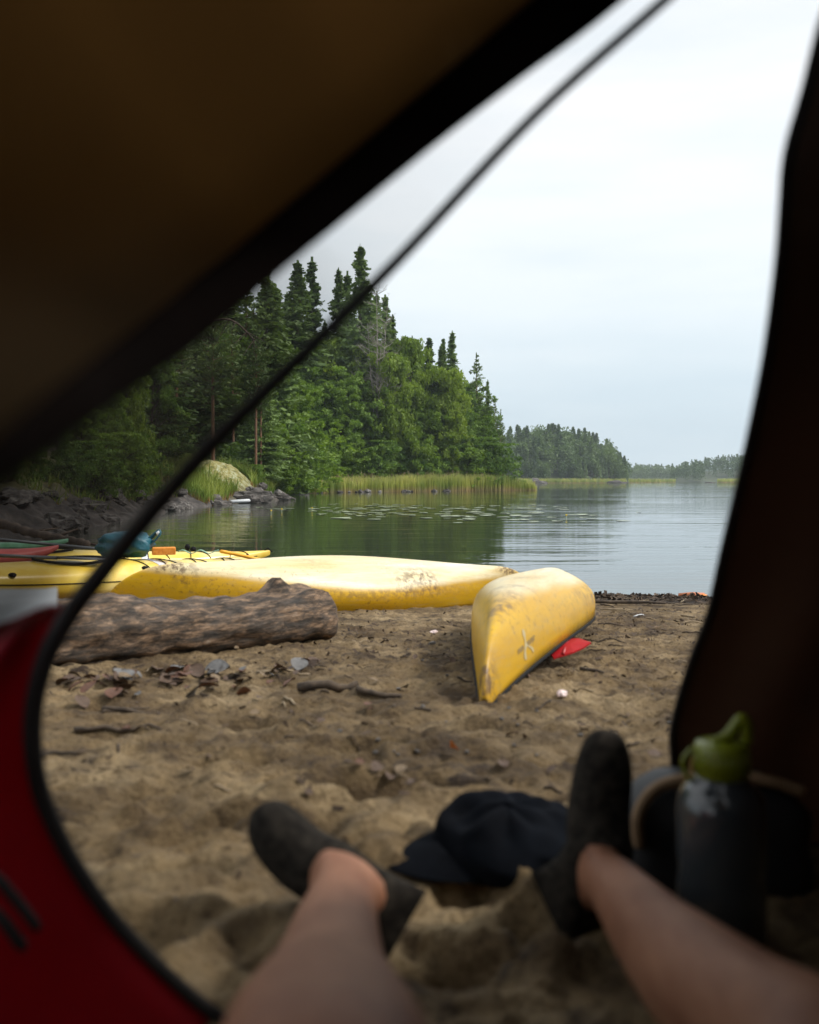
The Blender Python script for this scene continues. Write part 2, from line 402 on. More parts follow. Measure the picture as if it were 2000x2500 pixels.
def land_h(x, y):
    x = np.asarray(x, dtype=float); y = np.asarray(y, dtype=float)
    s = sdist(x, y)+fbm(x*.6, y*.6, 3, 71)*.9
    near = np.interp(y, [20, 60, 80, 110, 130], [1, 1, .3, .06, .04])
    bank = np.interp(s, [-3, -.4, 0, .5, 2.2, 5, 12, 40, 120], [-1.1, -.4, .05, .35, 1.05, 1.9, 3.4, 7.5, 13])
    flat = np.interp(s, [-3, -.4, 0, 1, 4, 14, 30, 60, 120], [-1.1, -.3, .04, .12, .3, 1.2, 3.0, 5.5, 10])
    z = bank*near+flat*(1-near)
    # strata / broken rock on the bank
    t = x*.55+y*.35
    rough = fbm(x*.9, y*.9, 4, 81)*.9+np.abs(fbm(t*2.2, (x-y)*.7, 4, 83))*.9-.1
    rk = np.clip(1-np.abs(s-2)/3.2, 0, 1)*near
    z = z+rough*rk*1.15*(1-.55*np.exp(-(((x+12.2)/2.6)**2+((y-64)/5)**2)))+fbm(x*.25, y*.25, 3, 85)*np.clip(s, 0, 8)*.12
    # lichen knoll at the point
    z = z+1.55*np.exp(-((((x+12.3)/2.2)**2+((y-64)/4.2)**2))**1.3)
    return z
def lh(x, y): return float(land_h(np.array([x]), np.array([y]))[0])
def land_grid(xa, ya):
    X, Y = np.meshgrid(xa, ya); Zz = land_h(X.ravel(), Y.ravel()); return np.column_stack([X.ravel(), Y.ravel(), Zz]), len(xa), len(ya)
xa = np.concatenate([np.linspace(-400, -50, 20)[:-1], np.linspace(-50, -20, 80)[:-1], np.linspace(-20, -6, 170)[:-1], np.linspace(-6, 22, 80)])
ya = np.concatenate([np.linspace(17, 50, 330)[:-1], np.linspace(50, 82, 190)[:-1], np.linspace(82, 145, 120)[:-1], np.linspace(145, 350, 40)])
V, nx_, ny_ = land_grid(xa, ya)
I = (np.arange(ny_-1)[:, None]*nx_+np.arange(nx_-1)[None, :]).ravel()
Fq = np.column_stack([I, I+1, I+nx_+1, I+nx_])
m, nt_, b = mat_new('shore_rock_and_moss'); L = nt_.links
tc = nt_.nodes.new('ShaderNodeTexCoord'); P = tc.outputs['Object']
rockc = ramp(nz(2.2, 9, P, .68), [(.32, (.010, .008, .007)), (.48, (.035, .028, .024)), (.6, (.075, .062, .054)), (.72, (.16, .14, .125))])
mossc = ramp(nz(1.2, 8), [(.3, (.035, .035, .012)), (.5, (.09, .07, .03)), (.68, (.12, .13, .03))])
sepn = nt_.nodes.new('ShaderNodeSeparateXYZ'); L.new(P, sepn.inputs[0])
mr = nt_.nodes.new('ShaderNodeMapRange'); mr.inputs[1].default_value = 1.0; mr.inputs[2].default_value = 1.7
L.new(math_('ADD', sepn.outputs['Z'], math_('MULTIPLY', nz(.8, 5), .5)), mr.inputs[0])
lich = ramp(nz(2.4, 9, P, .7), [(.36, (.045, .05, .012)), (.45, (.14, .13, .03)), (.50, (.24, .20, .05)), (.56, (.27, .28, .15)), (.70, (.42, .42, .30))])
kn = nt_.nodes.new('ShaderNodeAttribute'); kn.attribute_name = 'knoll'
cc = mixc(mr.outputs[0], rockc, mossc); cc = mixc(kn.outputs['Fac'], cc, lich)
L.new(cc, b.inputs['Base Color']); b.inputs['Roughness'].default_value = .85
bp = nt_.nodes.new('ShaderNodeBump'); bp.inputs['Strength'].default_value = 1.0; bp.inputs['Distance'].default_value = .3
L.new(math_('ADD', nz(3.5, 8), math_('MULTIPLY', nz(14, 4), .3)), bp.inputs['Height']); L.new(bp.outputs[0], b.inputs['Normal'])
lm = mesh_np('shore', V, Fq, [m], smooth=True)
kk = np.exp(-(((V[:, 0]+12.2)/2.4)**2+((V[:, 1]-63.6)/4.4)**2)**1.5)*1.2
a_ = lm.attributes.new('knoll', 'FLOAT', 'POINT'); a_.data.foreach_set('value', np.clip(kk, 0, 1).astype(np.float32))
tag(link('shore', lm), kind='structure')
M['rock'] = noise_mat('grey_rock', [(.022, .018, .016), (.07, .06, .053), (.17, .155, .14)], scale=2.4, rough=.85, bump=.8, bscale=7, bdist=.06)
M['rocklight'] = noise_mat('pale_rock', [(.12, .11, .10), (.34, .32, .30)], scale=3, rough=.85, bump=.8, bscale=9, bdist=.05)

def quads(C, A, B):
    """quad soup: centres C, half axes A, B"""
    n = len(C); v = np.empty((n, 4, 3)); v[:, 0] = C-A-B; v[:, 1] = C+A-B; v[:, 2] = C+A+B; v[:, 3] = C-A+B
    return v.reshape(-1, 3), np.arange(n*4).reshape(n, 4)
def unit(a): return a/(np.linalg.norm(a, axis=1, keepdims=True)+1e-9)
def leafsoup(C, size, flat=0.5, rg=NP, stretch=1.0, axis=None):
    n = len(C)
    nrm = unit(rg.normal(size=(n, 3))*np.array([1, 1, 1])+np.array([0, 0, flat]))
    a = unit(np.cross(nrm, rg.normal(size=(n, 3)))) if axis is None else unit(axis)
    b_ = np.cross(nrm, a); b_ = unit(b_)
    s = size*(.6+.8*rg.random(n))[:, None]
    return quads(C, a*s*stretch, b_*s*.55)
def tube_np(pts, rad, n=6):
    mb = MB(); mb.tube(pts, rad, n); return mb
# ---- spruce prototype (height 20, crown radius rr)
def make_spruce(seed, H=20.0, rr=2.9, base=.10, dens=1.0, gap=.0, droop=.35, size=.135, pine=False, nsub=1.0):
    rg = np.random.default_rng(seed); C = []; A = []
    tb = MB(); lean = (rg.random(2)-.5)*.4
    tb.tube([(0, 0, -1), (lean[0]*.3, lean[1]*.3, H*.4), (lean[0], lean[1], H*.8), (lean[0], lean[1], H)], [H*.011, H*.009, H*.004, .015], 7)
    z = H*base
    while z < H*.995:
        t = (z/H-base)/(1-base)
        prof = (1-t)**.92*(1-.25*math.exp(-t*9))*1.08 if not pine else (.35+.9*math.sin(min(1, t*1.15)*math.pi)**.8)*(1-t)**.45*.9
        nb = int(round((6 if not pine else 4)*(.55+.6*(1-t))+rg.random()*2))
        for k in range(nb):
            if rg.random() < gap: continue
            az = rg.random()*2*math.pi; ln = rr*prof*(.50+.68*rg.random())+.06
            dr = droop*(1-t*1.6)+rg.normal()*.10
            nseg = max(3, int(ln/.22*dens))
            nseg = int(nseg*1.15)+1; s = np.linspace(.12, 1, nseg)
            up = -dr*s*ln*.55+(.22*s*s*ln if not pine else .30*s*s*ln)
            bx = math.cos(az)*s*ln; by = math.sin(az)*s*ln
            P_ = np.column_stack([bx+lean[0]*z/H, by+lean[1]*z/H, z+up])
            w_ = (.10+.30*np.sin(np.clip(s, 0, 1)*math.pi*.8))*min(1, ln/1.4)
            rep = 4
            Q = np.repeat(P_, rep, 0); ww = np.repeat(w_, rep)
            if pine:
                cl = np.repeat((s > .45)*1.0, rep); ww = ww*1.25
                keep = rg.random(len(Q)) < (.25+.75*cl); Q = Q[keep]; ww = ww[keep]
            Q = Q+np.column_stack([-math.sin(az)*rg.normal(size=len(Q))*ww*1.1, math.cos(az)*rg.normal(size=len(Q))*ww*1.1, rg.normal(size=len(Q))*.07-.10*rg.random(len(Q))*(not pine)])
            dirv = np.tile(np.array([math.cos(az), math.sin(az), -.25 if not pine else .35]), (len(Q), 1))+rg.normal(size=(len(Q), 3))*.45
            C.append(Q); A.append(dirv)
            if pine and ln > .8 and rg.random() < .8: tb.tube([(lean[0]*z/H, lean[1]*z/H, z), (bx[-1]*.85, by[-1]*.85, z+up[-1]*.8)], [.045, .015], 4, cap=False)
        z += H*(.016 if not pine else .024)*(.7+.6*rg.random())
    # leader
    zz = np.linspace(H*.95, H*1.0, 10); C.append(np.column_stack([np.full(10, lean[0]), np.full(10, lean[1]), zz])); A.append(np.tile([0, 0, 1.], (10, 1)))
    C = np.vstack(C); A = np.vstack(A)
    v, f = leafsoup(C, size, .6, rg, 1.45, A)
    cm = mesh_np('crown', v, f, [M['pine' if pine else 'spruce']])
    tm = bpy.data.meshes.new('trunk'); tm.from_pydata(tb.v, [], tb.f); tm.materials.append(M['pine_bark' if pine else 'bark']); tm.update()
    return tm, cm
def make_broad(seed, H=12.0, rr=3.6, mat='leaf', n=26000, size=.105, low=.06, weep=0.0, bark='bark', trunkless=False):
    rg = np.random.default_rng(seed); tb = MB()
    top = H*.80; stems = []
    ns = 1 if not trunkless else 3
    clumps = []
    for s in range(ns):
        a0 = rg.random()*6.28; ex = (rg.random()-.5)*1.2*ns*.4; ey = (rg.random()-.5)*1.2*ns*.4
        pts = [(ex*.2, ey*.2, -1), (ex*.6, ey*.6, H*.3), (ex, ey, H*.6), (ex*1.2, ey*1.2, top)]
        tb.tube(pts, [H*.013/ns**.4, H*.010/ns**.4, H*.006, .03], 7)
        for k in range(34//ns):
            t = low+(1-low)*rg.random()**.85
            az = rg.random()*6.28
            prof = math.sin(min(1, (t*.93+.12))**1.15*math.pi)**.55 if t < .96 else .25
            ln = rr*prof*(.45+.6*rg.random())
            z0 = H*max(.05, t*.75); cx = ex*t+math.cos(az)*ln; cy = ey*t+math.sin(az)*ln; cz = H*t-weep*ln*.3
            tb.tube([(ex*t*.8, ey*t*.8, z0), (ex*t+math.cos(az)*ln*.5, ey*t+math.sin(az)*ln*.5, (z0+cz)/2+.25), (cx, cy, cz)], [.07, .045, .012], 4, cap=False)
            clumps.append((cx, cy, cz, .65+.75*rg.random()))
    clumps.append((0, 0, H*.93, .8)); cl = np.array(clumps)
    # sub-clumps: lumps with gaps
    idx = rg.integers(0, len(cl), size=int(len(cl)*7)); sub = cl[idx, :3]+rg.normal(size=(len(idx), 3))*cl[idx, 3:4]*np.array([.75, .75, .6])
    sr = .22+.38*rg.random(len(sub))
    j = rg.integers(0, len(sub), size=n)
    off = rg.normal(size=(n, 3)); off = unit(off)*(rg.random(n)**.5)[:, None]
    C = sub[j]+off*sr[j][:, None]*np.array([1.15, 1.15, .7])*1.3
    if weep: C[:, 2] -= weep*rg.random(n)*.8
    C[:, 2] = np.minimum(C[:, 2], H); C = C[C[:, 2] > .15]
    ax = rg.normal(size=(len(C), 3)); 
    if weep: ax[:, 2] -= 1.5
    v, f = leafsoup(C, size, .9, rg, 1.1, ax)
    cm = mesh_np('crown', v, f, [M[mat]])
    tm = bpy.data.meshes.new('trunk'); tm.from_pydata(tb.v, [], tb.f); tm.materials.append(M[bark]); tm.update()
    return tm, cm
protos = {
 'spruce': [make_spruce(1), make_spruce(2, rr=2.5, gap=.08), make_spruce(3, rr=2.1, gap=.15, droop=.5)],
 'slim': [make_spruce(4, rr=1.5, gap=.18, droop=.6), make_spruce(5, rr=1.75, gap=.12, droop=.5)],
 'pine': [make_spruce(6, rr=2.6, base=.50, pine=True, droop=-.15, gap=.05, size=.15), make_spruce(7, rr=2.9, base=.40, pine=True, droop=.05, gap=.12, size=.15)],
 'sparse': [make_spruce(8, rr=2.5, base=.38, gap=.35, droop=.1, dens=.9, pine=True, size=.16)],
 'broad': [make_broad(11), make_broad(12, mat='leafdark'), make_broad(13, rr=3.1), make_broad(14, rr=4.0, mat='leafdark')],
 'birch': [make_broad(15, rr=2.9, mat='leafbright', weep=.9, bark='birch_bark'), make_broad(16, rr=2.5, mat='leafbright', weep=.8, bark='birch_bark')],
 'bush': [make_broad(17, H=6, rr=2.6, n=8000, size=.11, low=.05, trunkless=True, mat='leafdark'), make_broad(18, H=6, rr=2.4, n=8000, size=.11, low=.03, trunkless=True)],
}
PH = {'spruce': 20., 'slim': 20., 'pine': 20., 'sparse': 20., 'broad': 12., 'birch': 12., 'bush': 6.}
NM = {'spruce': ('spruce_tree', 'spruce'), 'slim': ('spruce_tree', 'spruce'), 'pine': ('pine_tree', 'pine'), 'sparse': ('pine_tree', 'pine'),
      'broad': ('broadleaf_tree', 'tree'), 'birch': ('birch_tree', 'birch'), 'bush': ('alder_bush', 'bush')}
GEN = {'spruce': ('dark green spruce standing among the forest trees beyond the reeds', 'spruces in the near forest'),
       'slim': ('slim dark spruce standing among the forest trees beyond the reeds', 'slim spruces in the near forest'),
       'pine': ('pine with bare reddish trunk standing among the near forest trees', 'pines in the near forest'),
       'broad': ('leafy green broadleaf tree in the dense near forest edge', 'broadleaf trees in the near forest'),
       'birch': ('light green drooping birch in the near forest edge', 'birches in the near forest'),
       'bush': ('low leafy green bush at the foot of the near forest', 'bushes at the forest foot')}
def tree(kind, px, topy, d, var=None, wf=1.0, label=None, x=None, H=None):
    if x is None: x = (px-CX)/F*d
    g = max(0.0, lh(x, d)); 
    if H is None: H = CAMZ+(HY-topy)/F*d-g
    if H < 1: return None
    pr = protos[kind]; tm, cm = pr[rnd.randrange(len(pr)) if var is None else var]
    o = empty(NM[kind][0], (x, d, g), rnd.random()*6.28)
    wf = wf*(1.34 if kind in ('spruce', 'slim') else 1); s = H/PH[kind]; wv = wf*(.75+.25*min(1.6, 1/s) if s > 1 else 1)
    o.scale = (s*wv, s*wv, s)
    link('trunk', tm, o); link('crown', cm, o)
    if label: tag(o, label, NM[kind][1])
    else: tag(o, GEN[kind][0], NM[kind][1], GEN[kind][1])
    return o
# -- named trees of the skyline
tree('spruce', 885, 600, 124, 0, .95, 'tallest dark spruce with pointed top, rising where the door zipper crosses the skyline')
tree('spruce', 762, 634, 126, 1, .95, 'tall spruce with ragged top seen through the netting beside the dark tent edge')
tree('spruce', 722, 640, 120, 0, 1.15, 'tall broad spruce cut by the dark tent edge, leftmost on the skyline')
tree('spruce', 850, 668, 130, 1, .9, 'spruce top seen through the netting just left of the tallest spruce')
tree('spruce', 822, 656, 128, 2, .9, 'thin forked spruce top seen through the netting between two taller spruces')
tree('pine', 893, 742, 127, 0, .8, 'pine with bright orange bare trunk just left of the dead grey tree')
tree('spruce', 942, 722, 133, 0, .9, 'spruce rising directly behind the dead grey tree')
tree('spruce', 918, 716, 136, 1, .8, 'dark spruce half hidden behind the bare branches of the dead tree')
tree('spruce', 962, 770, 134, 2, .9, 'spruce on the falling skyline just right of the dead tree')
tree('slim', 1010, 822, 134, 0, .9, 'small spruce tip poking above the light green birch')
tree('slim', 1046, 826, 133, 1, 1.15, 'dark spruce left of the close pair of spruces on the skyline')
tree('slim', 1074, 842, 134, 0, .9, 'short dark spruce between the dark spruce and the tall slim one')
tree('slim', 1086, 828, 135, 1, .8, 'slim spruce tucked close behind the tall slim one')
tree('slim', 1102, 810, 133, 0, 1.0, 'tall slim spruce standing highest right of the birch')
tree('sparse', 1166, 862, 134, 0, .85, 'lone open crowned pine standing clear against the sky near the point')
tree('spruce', 1190, 930, 138, 2, .7, 'small dark spruce just behind the lone pine')
tree('sparse', 1207, 976, 137, 0, .75, 'thin small pine at the right end of the forest')
tree('pine', 1222, 1000, 139, 1, .5, 'small dense pine, last tree on the right end of the forest')
tree('birch', 1000, 826, 128, 0, .85, 'light green birch topping the forest edge right of the dead tree')
tree('birch', 812, 830, 124, 0, 1.2, 'large light green birch standing just right of the door zipper')
tree('birch', 960, 870, 122.5, 1, .95, 'light green birch in front of the foot of the dead tree')
tree('birch', 1095, 905, 128, 1, .9, 'light green birch in front of the slim spruces')
# -- leafy front row, x from 650 to 1235
for (px, ty, d, k, v, wf) in [(650, 975, 108, 'broad', 0, 1.1), (700, 1010, 110, 'broad', 1, 1.0), (745, 900, 118, 'broad', 2, 1.1), (790, 930, 117, 'broad', 0, 1.0), (835, 900, 120, 'broad', 3, 1.0),
    (870, 985, 120, 'broad', 1, 1.0), (905, 930, 123, 'broad', 1, 1.0), (925, 1010, 122, 'broad', 2, .9), (955, 985, 125, 'broad', 0, 1.0), (985, 975, 126, 'broad', 3, 1.0), (1020, 960, 127, 'broad', 1, .9), (1040, 990, 126, 'broad', 0, 1.0),
    (1075, 975, 129, 'broad', 1, 1.0), (1110, 985, 129, 'broad', 2, .9), (1135, 960, 132, 'broad', 1, .9), (1150, 1010, 132, 'broad', 3, .8), (1168, 985, 134, 'broad', 0, .75), (1190, 1030, 135, 'broad', 1, .7), (1205, 1080, 134, 'broad', 0, .65),
    (880, 850, 130, 'broad', 2, 1.0), (980, 850, 135, 'broad', 2, 1), (1060, 900, 136, 'broad', 0, 1), (1130, 930, 138, 'broad', 3, .9), (770, 850, 128, 'broad', 1, 1), (930, 850, 138, 'broad', 1, 1)]:
    tree(k, px, ty, d, v, wf)
for i in range(25):
    px = 630+i*24+rnd.uniform(-6, 6); d = np.interp(px, [640, 800, 1000, 1240], [106, 116, 123, 133]); tree('bush', px, 1085+rnd.uniform(-15, 30), d+rnd.uniform(-1, 2), None, 1.1)
for i in range(26):
    px = rnd.uniform(660, 1200); d = rnd.uniform(136, 160); base = np.interp(px, [660, 900, 1000, 1100, 1200], [690, 740, 860, 890, 1000])
    tree(rnd.choice(['spruce', 'slim', 'pine']), px, base+rnd.uniform(15, 110), d, None, .9)
# -- left wood seen through the netting
for (px, ty, d, k, v, wf) in [(650, 640, 84, 'spruce', 0, 1.1), (600, 690, 82, 'pine', 0, 1.2), (560, 650, 80, 'spruce', 1, 1.2), (520, 700, 66, 'pine', 1, 1.0), (470, 640, 72, 'spruce', 0, 1.2), (430, 720, 62, 'pine', 0, 1.1), (680, 700, 96, 'spruce', 2, 1.2),
    (620, 800, 76, 'spruce', 1, 1.1), (380, 700, 60, 'spruce', 0, 1.2), (300, 760, 52, 'spruce', 1, 1.2), (230, 800, 48, 'pine', 1, 1.1), (560, 830, 80, 'broad', 1, 1.0), (660, 850, 90, 'broad', 0, 1.1), (610, 930, 84, 'broad', 1, .9),
    (690, 960, 92, 'broad', 3, 1.0), (650, 1000, 80, 'broad', 0, 1.0), (500, 900, 80, 'broad', 3, .9), (440, 930, 76, 'broad', 0, .9), (375, 880, 58, 'broad', 1, .8), (310, 900, 44, 'birch', 0, .8), (260, 930, 41, 'broad', 2, .8),
    (200, 980, 37, 'broad', 0, .8), (140, 1000, 34, 'broad', 1, .8), (80, 1040, 32, 'broad', 3, .8), (20, 1050, 30, 'broad', 0, .9), (700, 900, 102, 'spruce', 0, 1.2), (640, 760, 100, 'spruce', 0, 1.2), (600, 1010, 84, 'broad', 2, .8),
    (470, 1030, 78, 'bush', 0, 1.2), (405, 1050, 64, 'bush', 1, 1.1), (330, 1060, 42, 'bush', 0, .9), (290, 1060, 39, 'bush', 1, 1.0), (230, 1080, 36, 'bush', 0, 1.0), (170, 1100, 34, 'bush', 0, .9), (700, 1060, 98, 'bush', 0, 1.4), (660, 1070, 92, 'bush', 1, 1.4), (730, 1050, 104, 'bush', 1, 1.4), (640, 1090, 88, 'bush', 0, 1.2), (560, 1040, 86, 'bush', 0, 1.4)]:
    tree(k, px, ty, d, v, wf)
for i in range(24):
    d = rnd.uniform(60, 130); px = rnd.uniform(150, 640); tree(rnd.choice(['spruce', 'spruce', 'pine', 'broad']), px, 760+rnd.uniform(0, 150), d, None, 1.2)
for i in range(34):
    y = rnd.uniform(24, 75); x = -rnd.uniform(.52, 1.1)*y-5
    tree(rnd.choice(['broad', 'spruce', 'broad', 'pine', 'bush']), 0, 0, y, None, 1.0, x=x, H=rnd.uniform(8, 15) if rnd.random() < .8 else 5)
# trunks at the lichen knoll
tree('pine', 625, 800, 67.0, 0, .8, 'thin pine with bare orange stem growing on the lichen covered knoll')
tree('pine', 637, 830, 68.5, 0, .7, 'second thin orange pine stem, right hand one on the lichen covered knoll')
tree('sparse', 570, 790, 74, 0, .9, 'grey stemmed pine behind the top of the lichen covered knoll')
# ---- dead tree
def dead_tree():
    rg = random.Random(5); tb = MB(); H = 22
    br = MB()
    for s, (lx, ly) in enumerate([(0, 0), (1.0, .3), (-.8, .2), (.5, -.4)]):
        h = H*(1-.09*s)
        pts = catmull([(lx*.1, ly*.1, -1), (lx*.3+rg.uniform(-.2, .2), ly*.3, h*.35), (lx*.7+rg.uniform(-.2, .2), ly, h*.7), (lx*1.2, ly*1.3, h)], 5)
        tb.tube(pts, [max(.02, .15*(1-i/len(pts))**.8*(1 if s == 0 else .7)) for i in range(len(pts))], 6)
        for k in range(34):
            t = .45+.53*rg.random(); i = int(t*(len(pts)-1)); p = pts[i]; az = rg.random()*6.28; ln = (1-t)*3.5+1.0*rg.random()+.4
            q = p+Vector((math.cos(az)*ln*.6, math.sin(az)*ln*.6, ln*.30)); q2 = p+Vector((math.cos(az)*ln, math.sin(az)*ln, ln*rg.uniform(.25, .9)))
            br.tube([p, q, q2], [.038, .026, .010], 4, cap=False)
            for j in range(6):
                u = rg.uniform(.3, 1); a = p.lerp(q2, u); dd = Vector((rg.uniform(-1, 1), rg.uniform(-1, 1), rg.uniform(-.1, .9))).normalized()*ln*rg.uniform(.2, .45)
                br.tube([a, a+dd], [.018, .008], 3, cap=False)
    return tb, br
dt, db = dead_tree(); d_ = 121.0; x_ = (919-CX)/F*d_
g_ = lh(x_, d_); o = empty('dead_tree', (x_, d_, g_)); s_ = (CAMZ+(1172-700)/F*d_-g_)/22; o.scale = (s_, s_, s_)
dt.build('trunk', M['dead_bark'], o); db.build('branches', M['dead_bark'], o)
tag(o, 'dead leafless tree with pale grey branches standing among green spruces', 'dead tree')
# brush pile at the forest foot
br = MB(); rg = random.Random(3)
for k in range(120):
    a = Vector((rg.gauss(0, .9), rg.gauss(0, .4), rg.uniform(.1, 2.8))); dd = Vector((rg.gauss(0, .6), rg.gauss(0, .3), rg.gauss(-.6, .6)))*1.2; br.tube([a, a+dd], [.03, .012], 3, cap=False)
x_ = (920-CX)/F*121; tag(br.build('brush_pile', M['bark'], loc=(x_, 121, lh(x_, 121))), 'heap of dead brown twigs at the forest foot behind the reeds', 'brush pile')
# fallen arching branch through the netting
br = MB(); pts = catmull([W(200, 980, 40), W(330, 880, 41), W(470, 800, 42), W(560, 780, 43), W(620, 830, 44)], 5); br.tube(pts, [.09*(1-.7*i/len(pts)) for i in range(len(pts))], 6)
for k in range(20):
    p = pts[rg.randrange(6, len(pts))]; br.tube([p, p+Vector((rg.gauss(0, .8), rg.gauss(0, .4), rg.uniform(-1.4, .2)))], [.03, .008], 3, cap=False)
o = br.build('leaning_tree', M['bark']); tag(o, 'long bare leaning tree arching out over the dark rocks, seen through the netting', 'leaning tree')
# root it in the bank
root = MB(); root.tube([pts[0], pts[0]+Vector((-1.5, .4, -1.6)), Vector((pts[0].x-2.6, pts[0].y+.6, lh(pts[0].x-2.6, pts[0].y+.6)-.2))], [.09, .12, .15], 6); root.build('trunk_base', M['bark'], o)

# ---- grasses
def blades(C, hgt, wid, bend=.25, rg=NP, lean=(0, 0)):
    """each blade: lower quad + upper tapered quad"""
    n = len(C); az = rg.random(n)*math.pi; side = np.column_stack([np.cos(az), np.sin(az), np.zeros(n)])*wid[:, None]
    bd = rg.normal(size=(n, 2))*bend*hgt[:, None]+np.array(lean)*hgt[:, None]
    mid = C+np.column_stack([bd*.3, hgt*.55]); top = C+np.column_stack([bd, hgt])
    v = np.stack([C-side, C+side, mid-side*.85, mid+side*.85, top-side*.18, top+side*.18], 1).reshape(-1, 3)
    b0 = np.arange(n)*6; f = np.vstack([np.column_stack([b0, b0+1, b0+3, b0+2]), np.column_stack([b0+2, b0+3, b0+5, b0+4])])
    return v, f
def grass_mat(name, lowc, midc, topc, z0, z1, z2):
    m, nt, b = mat_new(name); L = nt.links
    at = nt.nodes.new('ShaderNodeAttribute'); at.attribute_name = 'up'
    r = nt.nodes.new('ShaderNodeValToRGB'); els = r.color_ramp.elements; els.new(.5)
    for e_, p, c in zip(els, (z0, z1, z2), (lowc, midc, topc)): e_.position = p; e_.color = (*c, 1)
    L.new(at.outputs['Fac'], r.inputs[0])
    tc = nt.nodes.new('ShaderNodeTexCoord'); n = nt.nodes.new('ShaderNodeTexNoise'); n.inputs['Scale'].default_value = .35; n.inputs['Detail'].default_value = 8
    L.new(tc.outputs['Object'], n.inputs['Vector'])
    rr = nt.nodes.new('ShaderNodeValToRGB'); rr.color_ramp.elements[0].position = .35; rr.color_ramp.elements[1].position = .65; rr.color_ramp.elements[0].color = (.6, .72, .5, 1); rr.color_ramp.elements[1].color = (1.25, 1.15, 1.0, 1)
    L.new(n.outputs['Fac'], rr.inputs[0]); mm = nt.nodes.new('ShaderNodeMixRGB'); mm.blend_type = 'MULTIPLY'; mm.inputs[0].default_value = 1
    L.new(r.outputs[0], mm.inputs[1]); L.new(rr.outputs[0], mm.inputs[2]); L.new(mm.outputs[0], b.inputs['Base Color']); b.inputs['Roughness'].default_value = .6
    tr = nt.nodes.new('ShaderNodeBsdfTranslucent'); L.new(mm.outputs[0], tr.inputs[0]); mx = nt.nodes.new('ShaderNodeMixShader'); mx.inputs[0].default_value = .35
    L.new(b.outputs[0], mx.inputs[1]); L.new(tr.outputs[0], mx.inputs[2]); L.new(mx.outputs[0], nt.nodes['Material Output'].inputs['Surface'])
    return m
M['reed'] = grass_mat('reeds', (.48, .38, .21), (.40, .46, .10), (.52, .54, .20), .10, .42, .95)
M['grass'] = grass_mat('bank_grass', (.32, .18, .07), (.17, .26, .035), (.30, .35, .07), .1, .4, .95)
def grass_obj(name, C, hgt, wid, mat, label, cat, **kw):
    v, f = blades(C, hgt, wid, **kw); me = mesh_np(name, v, f, [mat])
    up = np.tile(np.array([0, 0, .55, .55, 1, 1]), len(C)).astype(np.float32); a = me.attributes.new('up', 'FLOAT', 'POINT'); a.data.foreach_set('value', up)
    o = link(name, me); tag(o, label, cat, kind='stuff'); return o
# reed bed: along the shoreline polyline y 80..140
def along(pts, n, inner, outer, rg):
    P_ = np.array(pts, dtype=float); seg = np.linalg.norm(np.diff(P_, axis=0), axis=1); cum = np.concatenate([[0], np.cumsum(seg)])
    t = rg.random(n)*cum[-1]; i = np.clip(np.searchsorted(cum, t)-1, 0, len(seg)-1); u = ((t-cum[i])/seg[i])[:, None]
    p = P_[i]*(1-u)+P_[i+1]*u; dirn = (P_[i+1]-P_[i])/seg[i][:, None]; nrm = np.column_stack([-dirn[:, 1], dirn[:, 0]])
    return p+nrm*(inner+(outer-inner)*rg.random(n))[:, None], t/cum[-1]
RE = [(-15.3, 98), (-12, 106), (-7, 111.5), (0, 117.5), (8, 125), (13, 129), (16.0, 131), (17.0, 134)]
p, t = along(RE, 30000, -.5, 7.5, NP)
keep = (sdist(p[:, 0], p[:, 1]) < 8); p = p[keep]; t = t[keep]
z0 = np.maximum(land_h(p[:, 0], p[:, 1]), 0)
hh = (1.35+.55*NP.random(len(p))+.35*fbm(p[:, 0]*.5, p[:, 1]*.5, 3, 91)*2)*np.interp(t, [0, .1, .55, .85, .93, 1], [.75, .8, 1.15, 1.2, .8, .35])
grass_obj('reeds', np.column_stack([p, z0-.05]), hh, .030+.030*NP.random(len(p)), M['reed'], 'yellow green reed bed with tan stems along the far edge of the bay', 'reeds', bend=.10)
# feathery reed heads
k = NP.random(len(p)) < .035; q = p[k]; zz = z0[k]+hh[k]; 
grass_obj('reed_heads', np.column_stack([q, zz-.12]), np.full(len(q), .38), np.full(len(q), .045), grass_mat('reed_heads', (.26, .19, .12), (.34, .26, .18), (.40, .32, .24), .1, .5, .9), 'pale brown feathery heads sticking out of the reed bed', 'reed heads', bend=.3)
# bank grass around the knoll and rocks
BK = [(-9.6, 30), (-10.2, 37), (-11.2, 46), (-11.2, 54), (-10.6, 62), (-10.2, 68), (-11.0, 74), (-13.5, 80), (-16, 90), (-16, 99)]
p, t = along(BK, 15000, .6, 5.0, NP); kk = (fbm(p[:, 0]*.5, p[:, 1]*.5, 3, 95) > -.06) & ~((((p[:, 0]+12.2)/2.1)**2+((p[:, 1]-63.2)/4.2)**2) < .8); p = p[kk]
hs = np.interp(p[:, 1], [30, 50, 60, 100], [.4, .5, .95, 1.2])*(.6+.7*NP.random(len(p)))
grass_obj('bank_grass', np.column_stack([p, land_h(p[:, 0], p[:, 1])-.05]), hs, .014+.014*NP.random(len(p)), M['grass'], 'tall green and straw coloured grass on the rocky bank', 'grass', bend=.3)
BK2 = [(-10.6, 52), (-10.6, 58), (-10.1, 64), (-9.4, 69), (-10.2, 74), (-13.2, 80)]
p, t = along(BK2, 9000, .2, 3.2, NP); p = p[~((((p[:, 0]+12.2)/2.1)**2+((p[:, 1]-63.2)/4.2)**2) < .8)]
